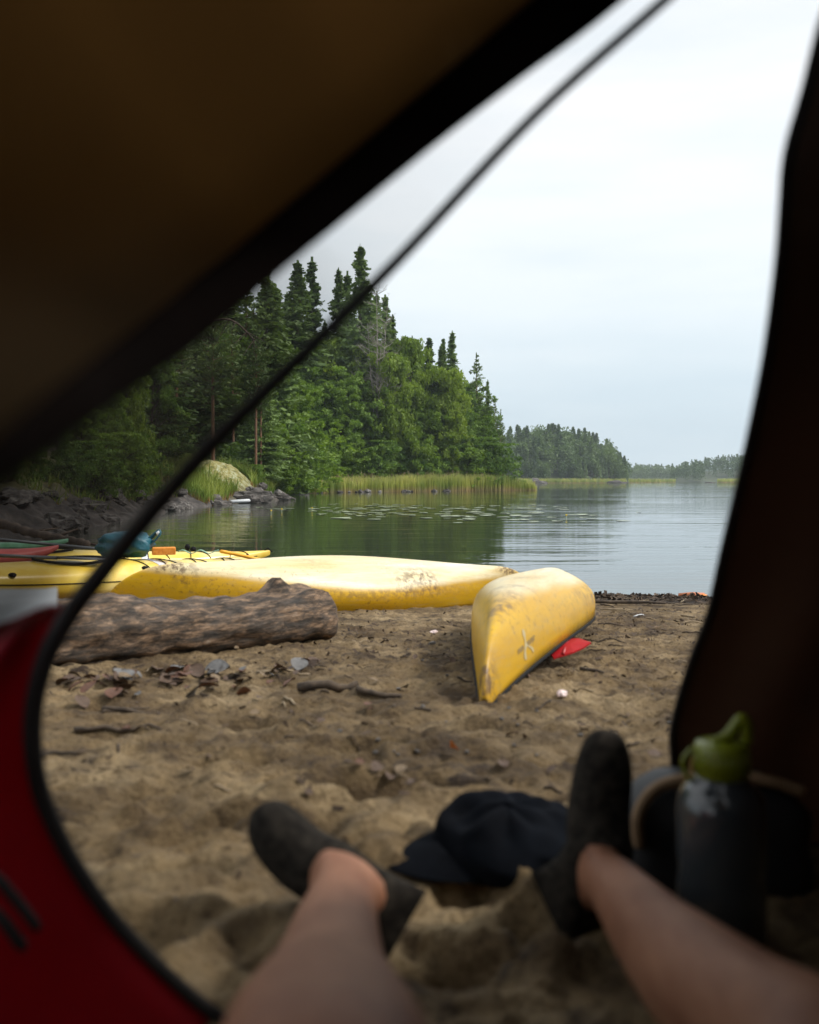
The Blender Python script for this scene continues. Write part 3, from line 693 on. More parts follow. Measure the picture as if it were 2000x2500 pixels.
grass_obj('point_grass', np.column_stack([p, land_h(p[:, 0], p[:, 1])-.05]), .55+.65*NP.random(len(p)), .016+.016*NP.random(len(p)), M['grass'], 'tall bright green grass on the rocky point', 'grass', bend=.25)
# young alders on the knoll
for (x, y, h) in [(-10.4, 66.5, 1.5), (-11.2, 70.5, 2.6), (-15.8, 64, 3.0), (-12.4, 74, 3.5)]: tree('bush', 0, 0, y, None, .8, x=x, H=h)

# ---- shore rocks: each a thing
def rock_mesh(seed, mat):
    bm = bmesh.new(); bmesh.ops.create_icosphere(bm, subdivisions=3, radius=1)
    for v in bm.verts:
        n = noise.noise(v.co*1.1+Vector((seed*3.7, 0, 0)))*.45+noise.noise(v.co*2.7+Vector((0, seed*2.1, 0)))*.18
        c = v.co*(1+n); q = 2.2; c = Vector([round(a*q)/q*.45+a*.55 for a in c]); v.co = c
    me = bpy.data.meshes.new('rock'); bm.to_mesh(me); bm.free(); me.materials.append(mat)
    for p_ in me.polygons: p_.use_smooth = False
    return me
RK = [rock_mesh(i, M['rock']) for i in range(5)]; RL = [rock_mesh(i+9, M['rocklight']) for i in range(3)]
def rock(me, loc, s, rz, label, group=None, tilt=0):
    o = link('rock', me); o.location = loc; o.scale = s; o.rotation_euler = (tilt, tilt*.5, rz); tag(o, label, 'rock', group); return o
rock(RL[0], (-9.55, 70.2, .25), (.65, .55, .42), .3, 'pale rounded boulder at the tip of the rocky point by the reeds', tilt=.2)
rock(RK[1], (-8.9, 68.7, .15), (.7, .4, .30), -.4, 'dark slanting boulder lying in front of the pale one at the point', tilt=.3)
rock(RK[2], (-10.9, 54.5, .05), (.95, .6, .45), .2, 'brown flat topped rock standing in the water left of the point')
rock(RK[3], (-9.6, 60.2, .25), (1.3, .8, .55), .1, 'broad grey rock under the grass at the waterline of the point')
rock(RL[1], (-11.2, 100.5, .3), (.9, .7, .55), .6, 'pale pointed stone at the waterline in front of the reeds')
rock(RK[4], (-13.6, 97.8, .3), (1.6, .9, .6), .2, 'low brown boulder where the reed bed begins')
for i in range(46):
    t = rnd.random(); y = 24+46*t**.9; x = np.interp(y, [24, 30, 37, 46, 56, 63, 70], [-9.0, -9.6, -10.2, -11.2, -10.8, -10.0, -9.1])+rnd.uniform(-1.6, .25)
    s = rnd.uniform(.2, .5)
    if 57 < y < 69 and x < -10.2: continue
    rock(rnd.choice(RK), (x, y, max(lh(x, y), 0)+s*.1), (s*1.4, s, s*.6), rnd.random()*6.28, 'dark angular rock on the steep bank at the left of the bay', 'rocks on the left bank', rnd.uniform(-.4, .4))
for i in range(26):
    t = rnd.random(); x = -15+20*t; y = np.interp(x, [-15, -12, -7, 0, 8], [98, 105, 110.5, 116, 124])-.5+rnd.uniform(-.4, .4); s = rnd.uniform(.1, .34)
    rock(rnd.choice(RK+RL), (x, y, .08), (s*1.4, s, s*.7), rnd.random()*6.28, 'small stone at the waterline in front of the reed bed', 'stones along the reed bed')
# white bark logs floating at the point
tb = MB(); tb.tube([(-10.6, 58.2, .12), (-9.6, 59.6, .16), (-8.9, 60.6, .14)], [.10, .11, .07], 8); tag(tb.build('birch_log', M['white']), 'white birch log lying at the waterline below the grassy point', 'log')
tb = MB(); tb.tube([(-9.5, 71, .7), (-8.6, 69.8, .25), (-8.0, 69.0, .05)], [.07, .06, .03], 6); tag(tb.build('driftwood_pole', M['dead_bark']), 'thin grey pole sloping off the rocky point into the water', 'driftwood')
# driftwood branch at the left edge of the beach
tb = MB(); pts = catmull([W(-60, 1262, 15), W(20, 1283, 14.6), W(60, 1296, 14.2), W(100, 1305, 13.8), W(150, 1316, 13.4), W(195, 1323, 13.0), W(215, 1330, 12.8)], 6)
tb.tube(pts, [.075*(1-.45*i/len(pts))+.012*math.sin(i*1.7) for i in range(len(pts))], 9)
for a, b_ in ((14, (.35, .2, .05)), (22, (.3, .1, .12)), (30, (.35, -.1, -.05))): tb.tube([pts[a], pts[a]+Vector(b_)], [.03, .01], 5)
tag(tb.build('driftwood_branch', M['bark']), 'long grey weathered branch lying behind the kayaks at left', 'branch')

# ---- lily pads
def lily_mesh():
    mb = MB(); n = 14; vs = [(0, 0, .006)]+[(math.cos(a)*(1 if 0 < i < n else .9), math.sin(a)*.85, .007+.003*math.sin(a*2)) for i, a in enumerate(np.linspace(.25, 6.03, n+1))]
    mb.add(vs, [(0, i, i+1) for i in range(1, n+1)]); mb.add([(v[0], v[1], v[2]-.006) for v in vs], [(0, i+1, i) for i in range(1, n+1)])
    me = bpy.data.meshes.new('lily_pad'); me.from_pydata(mb.v, [], mb.f); me.update(); return me
lm_ = lily_mesh(); M['lily'] = noise_mat('lily_pad', [(.32, .40, .22), (.50, .56, .38)], scale=3, rough=.3, spec=.9); lm_.materials.append(M['lily'])
for i in range(210):
    py = rnd.triangular(1229, 1278, 1242); d = 1.4*F/(py-HY)
    c = np.interp(py, [1229, 1245, 1262, 1278], [1000, 1090, 1200, 1330]); px = rnd.gauss(c, 165)
    if rnd.random() < .25: px = rnd.uniform(560, 1000); 
    if px < 760 and py > 1245: continue
    if px > 1560: continue
    o = link('lily_pad', lm_); o.location = ((px-CX)/F*d, d, .004+rnd.random()*.01); s = rnd.uniform(.12, .30)*(1 if rnd.random() < .88 else 1.6); o.scale = (s, s, 1); o.rotation_euler = (0, 0, rnd.random()*6.28)
    tag(o, 'flat green lily pad floating on the lake in front of the reeds', 'lily pad', 'lily pads on the lake')
yl = plain('yellow_petal', (.85, .62, .02), .5)
for (px, py, lab) in [(662, 1250, 'yellow water lily bud standing nearest the rocky point'), (688, 1246, 'yellow water lily bud just right of the first one off the rocky point'), (762, 1243, 'small yellow water lily bud among the first lily pads'), (1383, 1262, 'yellow water lily bud among the farthest right lily pads')]:
    d = 1.4*F/(py-HY+3); mb = MB(); mb.tube([(0, 0, -.1), (0, 0, .09)], .012, 5); o = empty('water_lily', ((px-CX)/F*d, d, 0)); mb.build('stem', M['lily'], o)
    mb = MB(); mb.lathe([(.012, .08), (.03, .09), (.04, .115), (.03, .135), (.012, .14)], 10); mb.build('bud', yl, o); tag(o, lab, 'water lily')

# ------------------------------------------------------------------ far shores
def far_hill(pts, y0, y1, name):
    """pts: (px, crest pixel, d). ridge strip with thickness in depth"""
    rows = []
    for f_, zf in ((-.0, 0), (.10, .35), (.35, .85), (.6, 1.0), (.85, .8), (1.0, 0)):
        rows.append([Vector(((px-CX)/F*(d+(y1-y0)*f_), d+(y1-y0)*f_, max(0.0, (CAMZ+(HY-py)/F*d))*zf-.3)) for (px, py, d) in pts])
    return rows
hillm = noise_mat('hill_floor', [(.03, .045, .02), (.06, .08, .03)], scale=.1)
hd = [(1180, 1170, 400), (1215, 1120, 410), (1250, 1095, 420), (1300, 1088, 425), (1380, 1092, 430), (1440, 1110, 440), (1490, 1130, 455), (1530, 1165, 470), (1545, 1171, 475)]
rows = far_hill(hd, 0, 140, 'headland'); tag(grid_mesh(rows, 'headland', hillm), kind='structure')
fr = [(1640, 1171, 690), (1665, 1160, 700), (1700, 1148, 710), (1760, 1140, 720), (1850, 1130, 720), (2000, 1120, 720), (2300, 1110, 700)]
tag(grid_mesh(far_hill(fr, 0, 250, 'x'), 'far_shore_right', hillm), kind='structure')
fm = [(1180, 1171, 880), (1400, 1166, 900), (1530, 1165, 900), (1600, 1167, 950), (1680, 1169, 980), (1720, 1171, 1000)]
tag(grid_mesh(far_hill(fm, 0, 200, 'x'), 'far_shore_middle', hillm), kind='structure')
vf = [(1300, 1170, 1500), (1570, 1164, 1500), (1640, 1156, 1500), (1700, 1158, 1500), (1900, 1150, 1500), (2200, 1165, 1500)]
tag(grid_mesh(far_hill(vf, 0, 300, 'x'), 'hills', hillm), kind='structure')
def small_tree(seed, kind, n=420):
    rg = np.random.default_rng(seed)
    if kind == 0:
        z = rg.random(n)**.8; r = (1-z)**.8*.19*(.3+.7*rg.random(n)**.5)+.01; a = rg.random(n)*6.28; C = np.column_stack([np.cos(a)*r, np.sin(a)*r, .10+.9*z]); s = .028
    elif kind == 1:
        u = unit(rg.normal(size=(n, 3)))*(rg.random(n)**.35)[:, None]; u = u*(1+.3*np.sin(u[:, :1]*9+u[:, 1:2]*7)); C = u*np.array([.27, .27, .42])+np.array([0, 0, .56]); s = .032
    else:
        u = unit(rg.normal(size=(n, 3)))*(rg.random(n)**.4)[:, None]; C = u*np.array([.20, .20, .26])+np.array([0, 0, .74]); s = .03
    v, f = leafsoup(C, s, .7, rg, 1.2); nl = len(f)
    tb = MB(); tb.tube([(0, 0, -.12), (0, 0, .8)], [.012, .006], 4, cap=False)
    v2 = np.array(tb.v); f2 = np.array(tb.f)+len(v)
    me = mesh_np('far_tree', np.vstack([v, v2]), np.vstack([f, f2]), [M['far'], M['bark']], np.concatenate([np.zeros(nl), np.ones(len(f2))]))
    return me, (v, f)
FT = [small_tree(101+i, k) for i, k in enumerate((0, 0, 1, 1, 2, 1))]
for i in range(250):
    t = rnd.random(); row = rnd.random()**1.2
    px = rnd.uniform(1195, 1532); d0 = np.interp(px, [a[0] for a in hd], [a[2] for a in hd]); crest = np.interp(px, [a[0] for a in hd], [a[1] for a in hd])
    hz_ = max(0, CAMZ+(HY-crest)/F*d0); zf = np.interp(row, [0, .15, .5, 1], [0, .3, .75, 1]); d = d0+140*np.interp(row, [0, .15, .5, 1], [.0, .08, .3, .58])
    h = rnd.uniform(9.5, 14.5)*(1 if row > .12 else .75)*np.interp(px, [1195, 1480, 1532], [1, 1, .72])
    k = rnd.choice((0, 0, 1, 2, 3, 3, 4, 5)) if row < .75 else rnd.choice((0, 1, 2, 5, 3))
    if k < 2: h *= 1.12
    o = link('distant_tree', FT[k][0]); o.location = ((px-CX)/F*d, d, hz_*zf-.5); o.scale = (h, h, h); o.rotation_euler = (0, 0, rnd.random()*6.28)
    tag(o, 'distant green tree on the rounded wooded headland across the lake', 'tree', 'trees on the distant headland')
def far_wood(name, pts, depth, n, hr, label):
    Vs = []; Fs = []; off = 0
    for i in range(n):
        row = rnd.random(); px = rnd.uniform(pts[0][0], pts[-1][0]); d0 = np.interp(px, [a[0] for a in pts], [a[2] for a in pts]); crest = np.interp(px, [a[0] for a in pts], [a[1] for a in pts])
        hz_ = max(0, CAMZ+(HY-crest)/F*d0); f_ = row*.6; zf = np.interp(f_, [0, .1, .35, .6], [0, .35, .85, 1]); d = d0+depth*f_
        h = rnd.uniform(*hr); v, f = FT[rnd.choice((0, 1, 0, 3, 2, 4))][1]
        kk = slice(0, 150*4); v = v[kk]; f = f[:150]
        Vs.append(v*h*np.array([1.15, 1.15, 1])+np.array([(px-CX)/F*d, d, hz_*zf-.5])); Fs.append(f+off); off += len(v)
    tag(link(name, mesh_np(name, np.vstack(Vs), np.vstack(Fs), [M['far']])), label, 'wood', kind='stuff')
far_wood('far_wood', fr, 250, 520, (8, 13), 'far off wood on the low shore at the right beside the tent flap')
far_wood('far_wood', fm, 200, 700, (9, 16), 'pale far off wood between the rounded headland and the right hand shore')
far_wood('far_wood', [(a, b_+3, c_) for a, b_, c_ in vf], 300, 420, (8, 14), 'bluish wooded hill on the horizon between the far shores')
# reed fringes and rock of the headland
n = 4000; px = NP.uniform(1225, 1650, n); d = np.interp(px, [a[0] for a in hd]+[1660], [a[2] for a in hd]+[560])-8+NP.random(n)*6
d = np.where(px < 1300, d*.92, d)
kk = (px < 1530) | (px > 1535); px = px[kk]; d = d[kk]
grass_obj('headland_reeds', np.column_stack([(px-CX)/F*d, d, np.full(len(d), -.05)]), 1.6+.8*NP.random(len(d)), np.full(len(d), .09), M['reed'], 'thin strip of pale green reeds along the foot of the distant headland', 'reeds', bend=.1)
n = 900; px = NP.uniform(1752, 1830, n); d = 520+NP.random(n)*8
grass_obj('right_shore_reeds', np.column_stack([(px-CX)/F*d, d, np.full(len(d), -.05)]), 1.7+.8*NP.random(len(d)), np.full(len(d), .10), M['reed'], 'small patch of tan reeds in the far water beside the tent flap', 'reeds', bend=.1)
rock(RK[2], ((1300-CX)/F*395, 395, .3), (6, 3, 1.6), .3, 'grey rocky outcrop at the left foot of the distant headland')
rock(RK[0], ((1735-CX)/F*500, 500, .1), (3, 1, .45), .3, 'flat dark rock awash far out beside the tent flap')
rock(RK[2], ((1500-CX)/F*447, 447, .2), (6, 2, .9), .0, 'low dark rock at the right foot of the distant headland')

# ------------------------------------------------------------------ canoes (upside down)
def canoe_section(s, par, n=15):
    L_, B, fe, fp, g0, g1, stem0, n0, n1, tum = par
    a = abs(s); b = B*(1-a**fe)**fp+.015; g = g0+g1*a**2.6
    st = max(0, (a-stem0)/(1-stem0)); k = .015*a*a+(g-.02)*(1-math.sqrt(max(0, 1-st**2.2)))
    ex = n0-(n0-n1)*min(1, a**2*1.15); pts = []
    for i in range(n):
        th = (i/(n-1)*2-1)*math.pi/2
        x = math.copysign(abs(math.sin(th))**(2/ex), th)*b; z = g-(g-k)*abs(math.cos(th))**(2/ex)
        f = abs(th)/(math.pi/2); x *= 1-tum*max(0, (f-.7)/.3)*(1-a); pts.append((s*L_/2, x, z))
    return pts, b*(1-tum*(1-a)), g, k
def canoe_mat(name, hi_, lo_, speck):
    global nt_, P
    m, nt_, b = mat_new(name); L = nt_.links
    tc = nt_.nodes.new('ShaderNodeTexCoord'); P = tc.outputs['Object']
    sp = nt_.nodes.new('ShaderNodeSeparateXYZ'); L.new(P, sp.inputs[0])
    z = sp.outputs['Z']
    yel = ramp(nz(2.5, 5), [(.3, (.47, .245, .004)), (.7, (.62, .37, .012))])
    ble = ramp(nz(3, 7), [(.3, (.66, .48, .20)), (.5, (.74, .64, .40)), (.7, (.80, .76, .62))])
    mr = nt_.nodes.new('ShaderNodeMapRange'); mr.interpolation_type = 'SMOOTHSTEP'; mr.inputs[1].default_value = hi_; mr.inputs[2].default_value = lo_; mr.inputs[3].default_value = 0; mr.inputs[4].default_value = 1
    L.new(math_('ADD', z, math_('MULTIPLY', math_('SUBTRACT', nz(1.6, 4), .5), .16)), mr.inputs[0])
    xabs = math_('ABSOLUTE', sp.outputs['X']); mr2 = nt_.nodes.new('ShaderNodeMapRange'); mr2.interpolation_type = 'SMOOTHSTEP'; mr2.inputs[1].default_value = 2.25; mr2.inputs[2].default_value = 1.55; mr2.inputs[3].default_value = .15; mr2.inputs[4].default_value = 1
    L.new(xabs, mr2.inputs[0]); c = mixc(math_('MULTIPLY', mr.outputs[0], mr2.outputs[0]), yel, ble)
    st = nt_.nodes.new('ShaderNodeMapping'); st.inputs['Scale'].default_value = (3, 30, 30); L.new(P, st.inputs[0])
    scr = ramp(nz(1.4, 8, st.outputs[0], .7), [(.50, (0, 0, 0)), (.62, (.5, .5, .5))])
    c = mixc(math_('MULTIPLY', scr, .6), c, (.42, .30, .13))
    dmask = ramp(nz(26, 6, P, .7), [(.57, (0, 0, 0)), (.63, (1, 1, 1))])
    big = ramp(nz(1.7, 3), [(.47, (0, 0, 0)), (.60, (1, 1, 1))])
    at = nt_.nodes.new('ShaderNodeAttribute'); at.attribute_name = 'wear'
    dm = math_('MINIMUM', 1.0, math_('ADD', math_('MULTIPLY', dmask, math_('MULTIPLY', big, speck)), math_('MULTIPLY', at.outputs['Fac'], ramp(nz(19, 6, P, .7), [(.44, (0, 0, 0)), (.56, (1, 1, 1))]))))
    c = mixc(math_('MULTIPLY', dm, .85), c, (.10, .055, .03))
    L.new(c, b.inputs['Base Color']); b.inputs['Roughness'].default_value = .40; b.inputs['Specular IOR Level'].default_value = .32
    bp = nt_.nodes.new('ShaderNodeBump'); bp.inputs['Strength'].default_value = .25; bp.inputs['Distance'].default_value = .01; L.new(nz(4, 6), bp.inputs['Height']); L.new(bp.outputs[0], b.inputs['Normal'])
    return m
HULLIN = plain('hull_inside', (.40, .25, .02), .6)
def canoe(name, tipA, heading, pitch, roll, par, mat, seed):
    L_, B = par[:2]
    """tipA: world point of the near gunwale tip; hull is modelled upright and turned over about its long axis"""
    root = empty(name, (0, 0, 0)); 
    NS = 61; rows = []; secs = []
    for i in range(NS):
        s = math.sin((i/(NS-1)*2-1)*math.pi/2)*.9995
        pts, b, g, k = canoe_section(s, par, 25); rows.append([Vector(p_) for p_ in pts]); secs.append((s, b, g, k))
    hull = grid_mesh(rows, 'hull', mat, root, thick=.008)
    at = hull.data.attributes.new('wear', 'FLOAT', 'POINT'); vals = []
    rg = random.Random(seed)
    for r_ in rows:
        for j, p_ in enumerate(r_):
            a = abs(p_.x)/(L_/2); f = abs(j-12)/12
            w_ = .9*math.exp(-((f-.62)/.08)**2)*math.exp(-((a-.0)/.5)**2)*.75+.95*math.exp(-((a-.80)/.05)**2)*(f < .3)+.8*math.exp(-((a-.985)/.03)**2)
            vals.append(max(0, min(1, w_)))
    at.data.foreach_set('value', vals)
    M_ = Matrix.Translation(Vector((0, 0, 0)))
    # gunwales
    for sd_ in (-1, 1):
        mb = MB(); pl = [Vector((s*L_/2, sd_*(b+.003), g+.003)) for (s, b, g, k) in secs]; mb.tube(pl, .009, 8, flat=1.0); mb.build('gunwale', M['rope'], root)
    # seats, yoke, airbag, lacing
    for xs_, wd in ((-1.15, B*.85), (1.0, B*1.0)):
        mb = MB(); zs = par[4]-.05; mb.box((xs_, 0, zs), (.22, wd, .02)); mb.tube([(xs_-.13, -wd/2, zs+.01), (xs_-.13, wd/2, zs+.01)], .012, 6); mb.tube([(xs_+.13, -wd/2, zs+.01), (xs_+.13, wd/2, zs+.01)], .012, 6)
        mb.build('seat', plain('seat_black', (.02, .02, .02), .6), root, smooth=False)
    mb = MB(); mb.box((0, 0, par[4]-.012), (.05, B*1.85, .022)); mb.build('yoke', plain('ash_wood', (.28, .16, .07), .5), root, smooth=False)
    mb = MB()
    for sd_ in (-1, 1):
        prev = None
        for (s, b, g, k) in secs[6:-6:2]:
            p1 = Vector((s*L_/2, sd_*(b*.90), g-.03)); 
            if prev is not None: mb.tube([prev, p1], .004, 4)
            prev = p1
    mb.build('lacing', M['rope'], root)
    # place: flip about x axis (roll pi) so tips rest on the sand
    Lt = (-L_/2, 0, secs[0][2])                             # near gunwale tip, local
    rot = Matrix.Rotation(heading, 4, 'Z') @ Matrix.Rotation(pitch, 4, 'Y') @ Matrix.Rotation(math.pi+roll, 4, 'X')
    root.matrix_world = Matrix.Translation(Vector(tipA)-(rot @ Vector(Lt))) @ rot
    bpy.context.view_layer.update()
    return root
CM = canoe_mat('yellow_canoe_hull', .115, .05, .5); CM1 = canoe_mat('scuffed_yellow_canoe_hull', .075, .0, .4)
def tip(x, y, dz=0): return Vector((x, y, float(beach_base(np.array(x), np.array(y)))+dz))
PAR1 = (5.188, .36, 1.4, 1.113, .26, .125, .534, 2.747, 1.824, .067); PAR2 = (4.573, .425, 1.802, 1.584, .335, .097, .729, 2.651, 1.444, .11)
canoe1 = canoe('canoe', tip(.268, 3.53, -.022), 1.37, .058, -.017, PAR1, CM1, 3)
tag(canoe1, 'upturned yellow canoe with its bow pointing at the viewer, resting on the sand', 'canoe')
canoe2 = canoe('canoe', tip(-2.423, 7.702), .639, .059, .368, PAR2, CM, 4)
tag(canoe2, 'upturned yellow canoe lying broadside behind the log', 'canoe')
# red seat pad visible under the near canoe
RB = [W(1352, 1610, 4.55), W(1330, 1580, 4.75), W(1388, 1563, 4.95), W(1414, 1562, 4.92), W(1443, 1572, 4.80), W(1425, 1584, 4.72), W(1398, 1596, 4.62)]
RB = [Vector((q.x, q.y, max(q.z, gz(q.x, q.y)+.006))) for q in RB]; c_ = sum(RB, Vector())/len(RB)+Vector((0, 0, .012))
mb = MB(); mb.add([c_]+RB, [(0, i+1, (i+1) % 7+1) for i in range(7)]); o = mb.build('red_paddle', plain('red_plastic', (.34, .003, .006), .65, spec=.2), smooth=False)
md = o.modifiers.new('s', 'SOLIDIFY'); md.thickness = .008; mb = MB(); mb.tube([RB[0].lerp(RB[6], .5)+Vector((0, 0, .012)), RB[2]+Vector((0, 0, .014))], .008, 6); mb.build('rib', plain('red_rib', (.35, .005, .01), .4), o)
tag(o, 'bright red plastic paddle blade lying on sand under the near canoe', 'paddle')
def smear(can, px, py, r_, amt):
    h_ = [c for c in can.children if c.name.startswith('hull')][0]; mw_ = h_.matrix_world; B_ = BVHTree.FromPolygons([mw_ @ v.co for v in h_.data.vertices], [tuple(p_.vertices) for p_ in h_.data.polygons])
    o_ = Vector((0, 0, CAMZ)); q, _, _, _ = B_.ray_cast(o_, (W(px, py, 1)-o_).normalized())
    if q is None: return
    at_ = h_.data.attributes['wear'].data
    for v in h_.data.vertices:
        dd = (mw_ @ v.co-q).length
        if dd < r_*2: at_[v.index].value = min(1, at_[v.index].value+amt*math.exp(-(dd/r_)**2))
from mathutils.bvhtree import BVHTree
for a_ in ((1040, 1412, .13, 1.0), (1010, 1405, .10, .8), (985, 1422, .09, .9), (940, 1385, .10, .4), (450, 1392, .12, .7), (1240, 1388, .10, .9), (760, 1370, .1, .35)): smear(canoe2, *a_)
for a_ in ((1250, 1432, .10, 1.0), (1275, 1412, .09, .9), (1235, 1450, .08, .9), (1190, 1700, .09, 1.0), (1180, 1722, .06, .8), (1446, 1460, .10, .9), (1435, 1500, .10, .8), (1400, 1530, .08, .6), (1168, 1560, .08, .5)): smear(canoe1, *a_)
# faded maker's mark on the near canoe, laid onto the hull
from mathutils.bvhtree import BVHTree
hl = [c for c in canoe1.children if c.name.startswith('hull')][0]; mw = hl.matrix_world; bv = BVHTree.FromPolygons([mw @ v.co for v in hl.data.vertices], [tuple(p_.vertices) for p_ in hl.data.polygons])
cp = Vector((0, 0, CAMZ))
def onhull(px, py):
    d = (W(px, py, 1)-cp).normalized(); loc, nrm, _, _ = bv.ray_cast(cp, d); 
    if loc is None: return None
    if nrm.dot(d) > 0: nrm = -nrm
    return mw.inverted() @ (loc+nrm*.0062)
def stroke(mb, pts, w_):
    pts = [Vector((a, b_, 0)) for a, b_ in pts]; L_, R_ = [], []
    for i, p_ in enumerate(pts):
        t = (pts[min(i+1, len(pts)-1)]-pts[max(i-1, 0)]).normalized(); n = Vector((-t.y, t.x, 0)); ww = w_[i]/2
        a = onhull(p_.x+n.x*ww, p_.y+n.y*ww); b_ = onhull(p_.x-n.x*ww, p_.y-n.y*ww)
        if a is None or b_ is None: return
        L_.append(a); R_.append(b_)
    k = len(pts); mb.add(L_+R_, [(i, i+1, k+i+1, k+i) for i in range(k-1)])
mb = MB(); stroke(mb, [(1273, 1537), (1275, 1543), (1277, 1551), (1278, 1558), (1280, 1567), (1281, 1576)], [3, 6, 6, 3, 3, 6]); stroke(mb, [(1281, 1576), (1279, 1588), (1279, 1596), (1280, 1605), (1281, 1611)], [6, 3, 5, 6, 4])
stroke(mb, [(1282, 1574), (1288, 1578), (1294, 1581), (1298, 1586), (1299, 1593)], [5, 4, 5, 5, 2]); mb.build('emblem', plain('pale_blue_print', (.50, .41, .22), .5), hl)
mb = MB()
for k in range(11):
    t = k/10
    if k == 4: mb.build('lettering', plain('faded_grey_print', (.24, .18, .09), .6), hl); mb = MB()
    if .35 < t < .55: continue
    cx, cy = 1262+t*38, 1592-t*34; stroke(mb, [(cx-.5, cy-6), (cx+.7, cy), (cx+1, cy+6)], [1.7, 1.7, 1.7])
    if k % 2 == 0: stroke(mb, [(cx, cy-3), (cx+2, cy-5), (cx+3.4, cy-6)], [1.4, 1.4, 1.4])
    else: stroke(mb, [(cx+.5, cy+1), (cx+2, cy+.5), (cx+3.4, cy-.5)], [1.4, 1.4, 1.4])
mb.build('lettering', plain('faded_grey_print', (.24, .18, .09), .6), hl)
# scuffed grey patch on its shaded left flank
mb = MB(); stroke(mb, [(1181, 1552), (1178, 1575), (1172, 1598), (1165, 1620), (1160, 1638)], [3, 7, 8, 8, 4]); mb.build('scuff', noise_mat('scuffed_gelcoat', [(.10, .07, .03), (.34, .30, .20)], scale=30, rough=.7), hl)

# ------------------------------------------------------------------ log
def log_builder():
    A = hitg(150, 1640); Bp = hitg(790, 1562); n = 70; k = 40; rows = []; 
    A = A+Vector((-.25, -.1, 0)); ax = (Bp-A); 
    for i in range(n+1):
        t = i/n; c = A.lerp(Bp, t); r = (.165-.01*t+.012*math.sin(t*9))
        if t > .965: r *= max(.05, 1-((t-.965)/.036)**3)**.5
        if t < .02: r *= .3+35*t
        c = c+Vector((0, .14, r*.80)); side = ax.normalized().cross(Vector((0, 0, 1))).normalized(); row = []
        for j in range(k):
            a = 2*math.pi*j/k; n1 = noise.noise(Vector((t*14, math.cos(a)*1.4, math.sin(a)*1.4)))*.16+noise.noise(Vector((t*40, math.cos(a)*3, math.sin(a)*3+5)))*.06
            n1 += -.09*abs(noise.noise(Vector((t*6, math.cos(a)*5, math.sin(a)*5+9))))*2
            knob = .34*math.exp(-((t-.80)/.030)**2-((a-1.75)/.45)**2); knob += .12*math.exp(-((t-.87)/.05)**2-((a-1.7)/.6)**2)
            rr_ = r*(1+n1+knob); row.append(c+side*(math.cos(a)*rr_)*1.02+Vector((0, 0, 1))*math.sin(a)*rr_)
        rows.append(row)
    global nt_, P
    m, nt_, b = mat_new('weathered_log'); L = nt_.links; tc = nt_.nodes.new('ShaderNodeTexCoord')
    mp = nt_.nodes.new('ShaderNodeMapping'); mp.inputs['Rotation'].default_value = (0, 0, -math.atan2(ax.y, ax.x)); L.new(tc.outputs['Object'], mp.inputs[0])
    m2 = nt_.nodes.new('ShaderNodeMapping'); m2.inputs['Scale'].default_value = (1, 4.5, 4.5); L.new(mp.outputs[0], m2.inputs[0]); P = m2.outputs[0]
    c = ramp(nz(6.5, 12, P, .72), [(.36, (.012, .008, .005)), (.46, (.055, .036, .022)), (.53, (.14, .090, .055)), (.61, (.34, .215, .125)), (.70, (.42, .34, .26))])
    g = ramp(nz(1.1, 5, P, .6), [(.42, (0, 0, 0)), (.58, (1, 1, 1))]); gr = ramp(nz(9, 8, P), [(.35, (.035, .033, .03)), (.65, (.22, .21, .20))])
    c = mixc(math_('MULTIPLY', g, .22), c, gr)
    L.new(c, b.inputs['Base Color']); b.inputs['Roughness'].default_value = .9; bp = nt_.nodes.new('ShaderNodeBump'); bp.inputs['Strength'].default_value = 1; bp.inputs['Distance'].default_value = .025
    L.new(nz(7, 10, P, .7), bp.inputs['Height']); L.new(bp.outputs[0], b.inputs['Normal'])
    mb = MB(); mb.add([q for r_ in rows for q in r_], [(i*k+j, i*k+(j+1) % k, (i+1)*k+(j+1) % k, (i+1)*k+j) for i in range(n) for j in range(k)]+[tuple(range(k))[::-1], tuple(n*k+j for j in range(k))])
    o = mb.build('log', m); tag(o, 'thick weathered brown log with a knot lying on the sand before the canoe', 'log'); return o
log_builder()

# ------------------------------------------------------------------ sea kayaks at left
def kayak_hull(L_, B, Hh, n=49, deckz=.06, up=.12):
    rows = []
    for i in range(n):
        s = math.sin((i/(n-1)*2-1)*math.pi/2)*.999; a = abs(s); b = B*(1-a**2.2)**.9+.006; lift = up*a**3.2; row = []
        seam = Hh*.62+lift
        for j in range(24):
            th = 2*math.pi*j/24; c_, s_ = math.cos(th), math.sin(th)
            if s_ >= 0: z = seam+(Hh*.38+deckz*(1-a))*abs(s_)**.85*(1-a**3*.6)
            else: z = seam-(Hh*.62*(1-a**5*.9))*abs(s_)**.8
            row.append(Vector((s*L_/2, math.copysign(abs(c_)**.85, c_)*b, z)))
        rows.append(row)
    return rows
YK = noise_mat('kayak_yellow', [(.66, .40, .015), (.80, .58, .10), (.82, .70, .35)], scale=1.6, rough=.28, bump=.05, pos=(.3, .75))
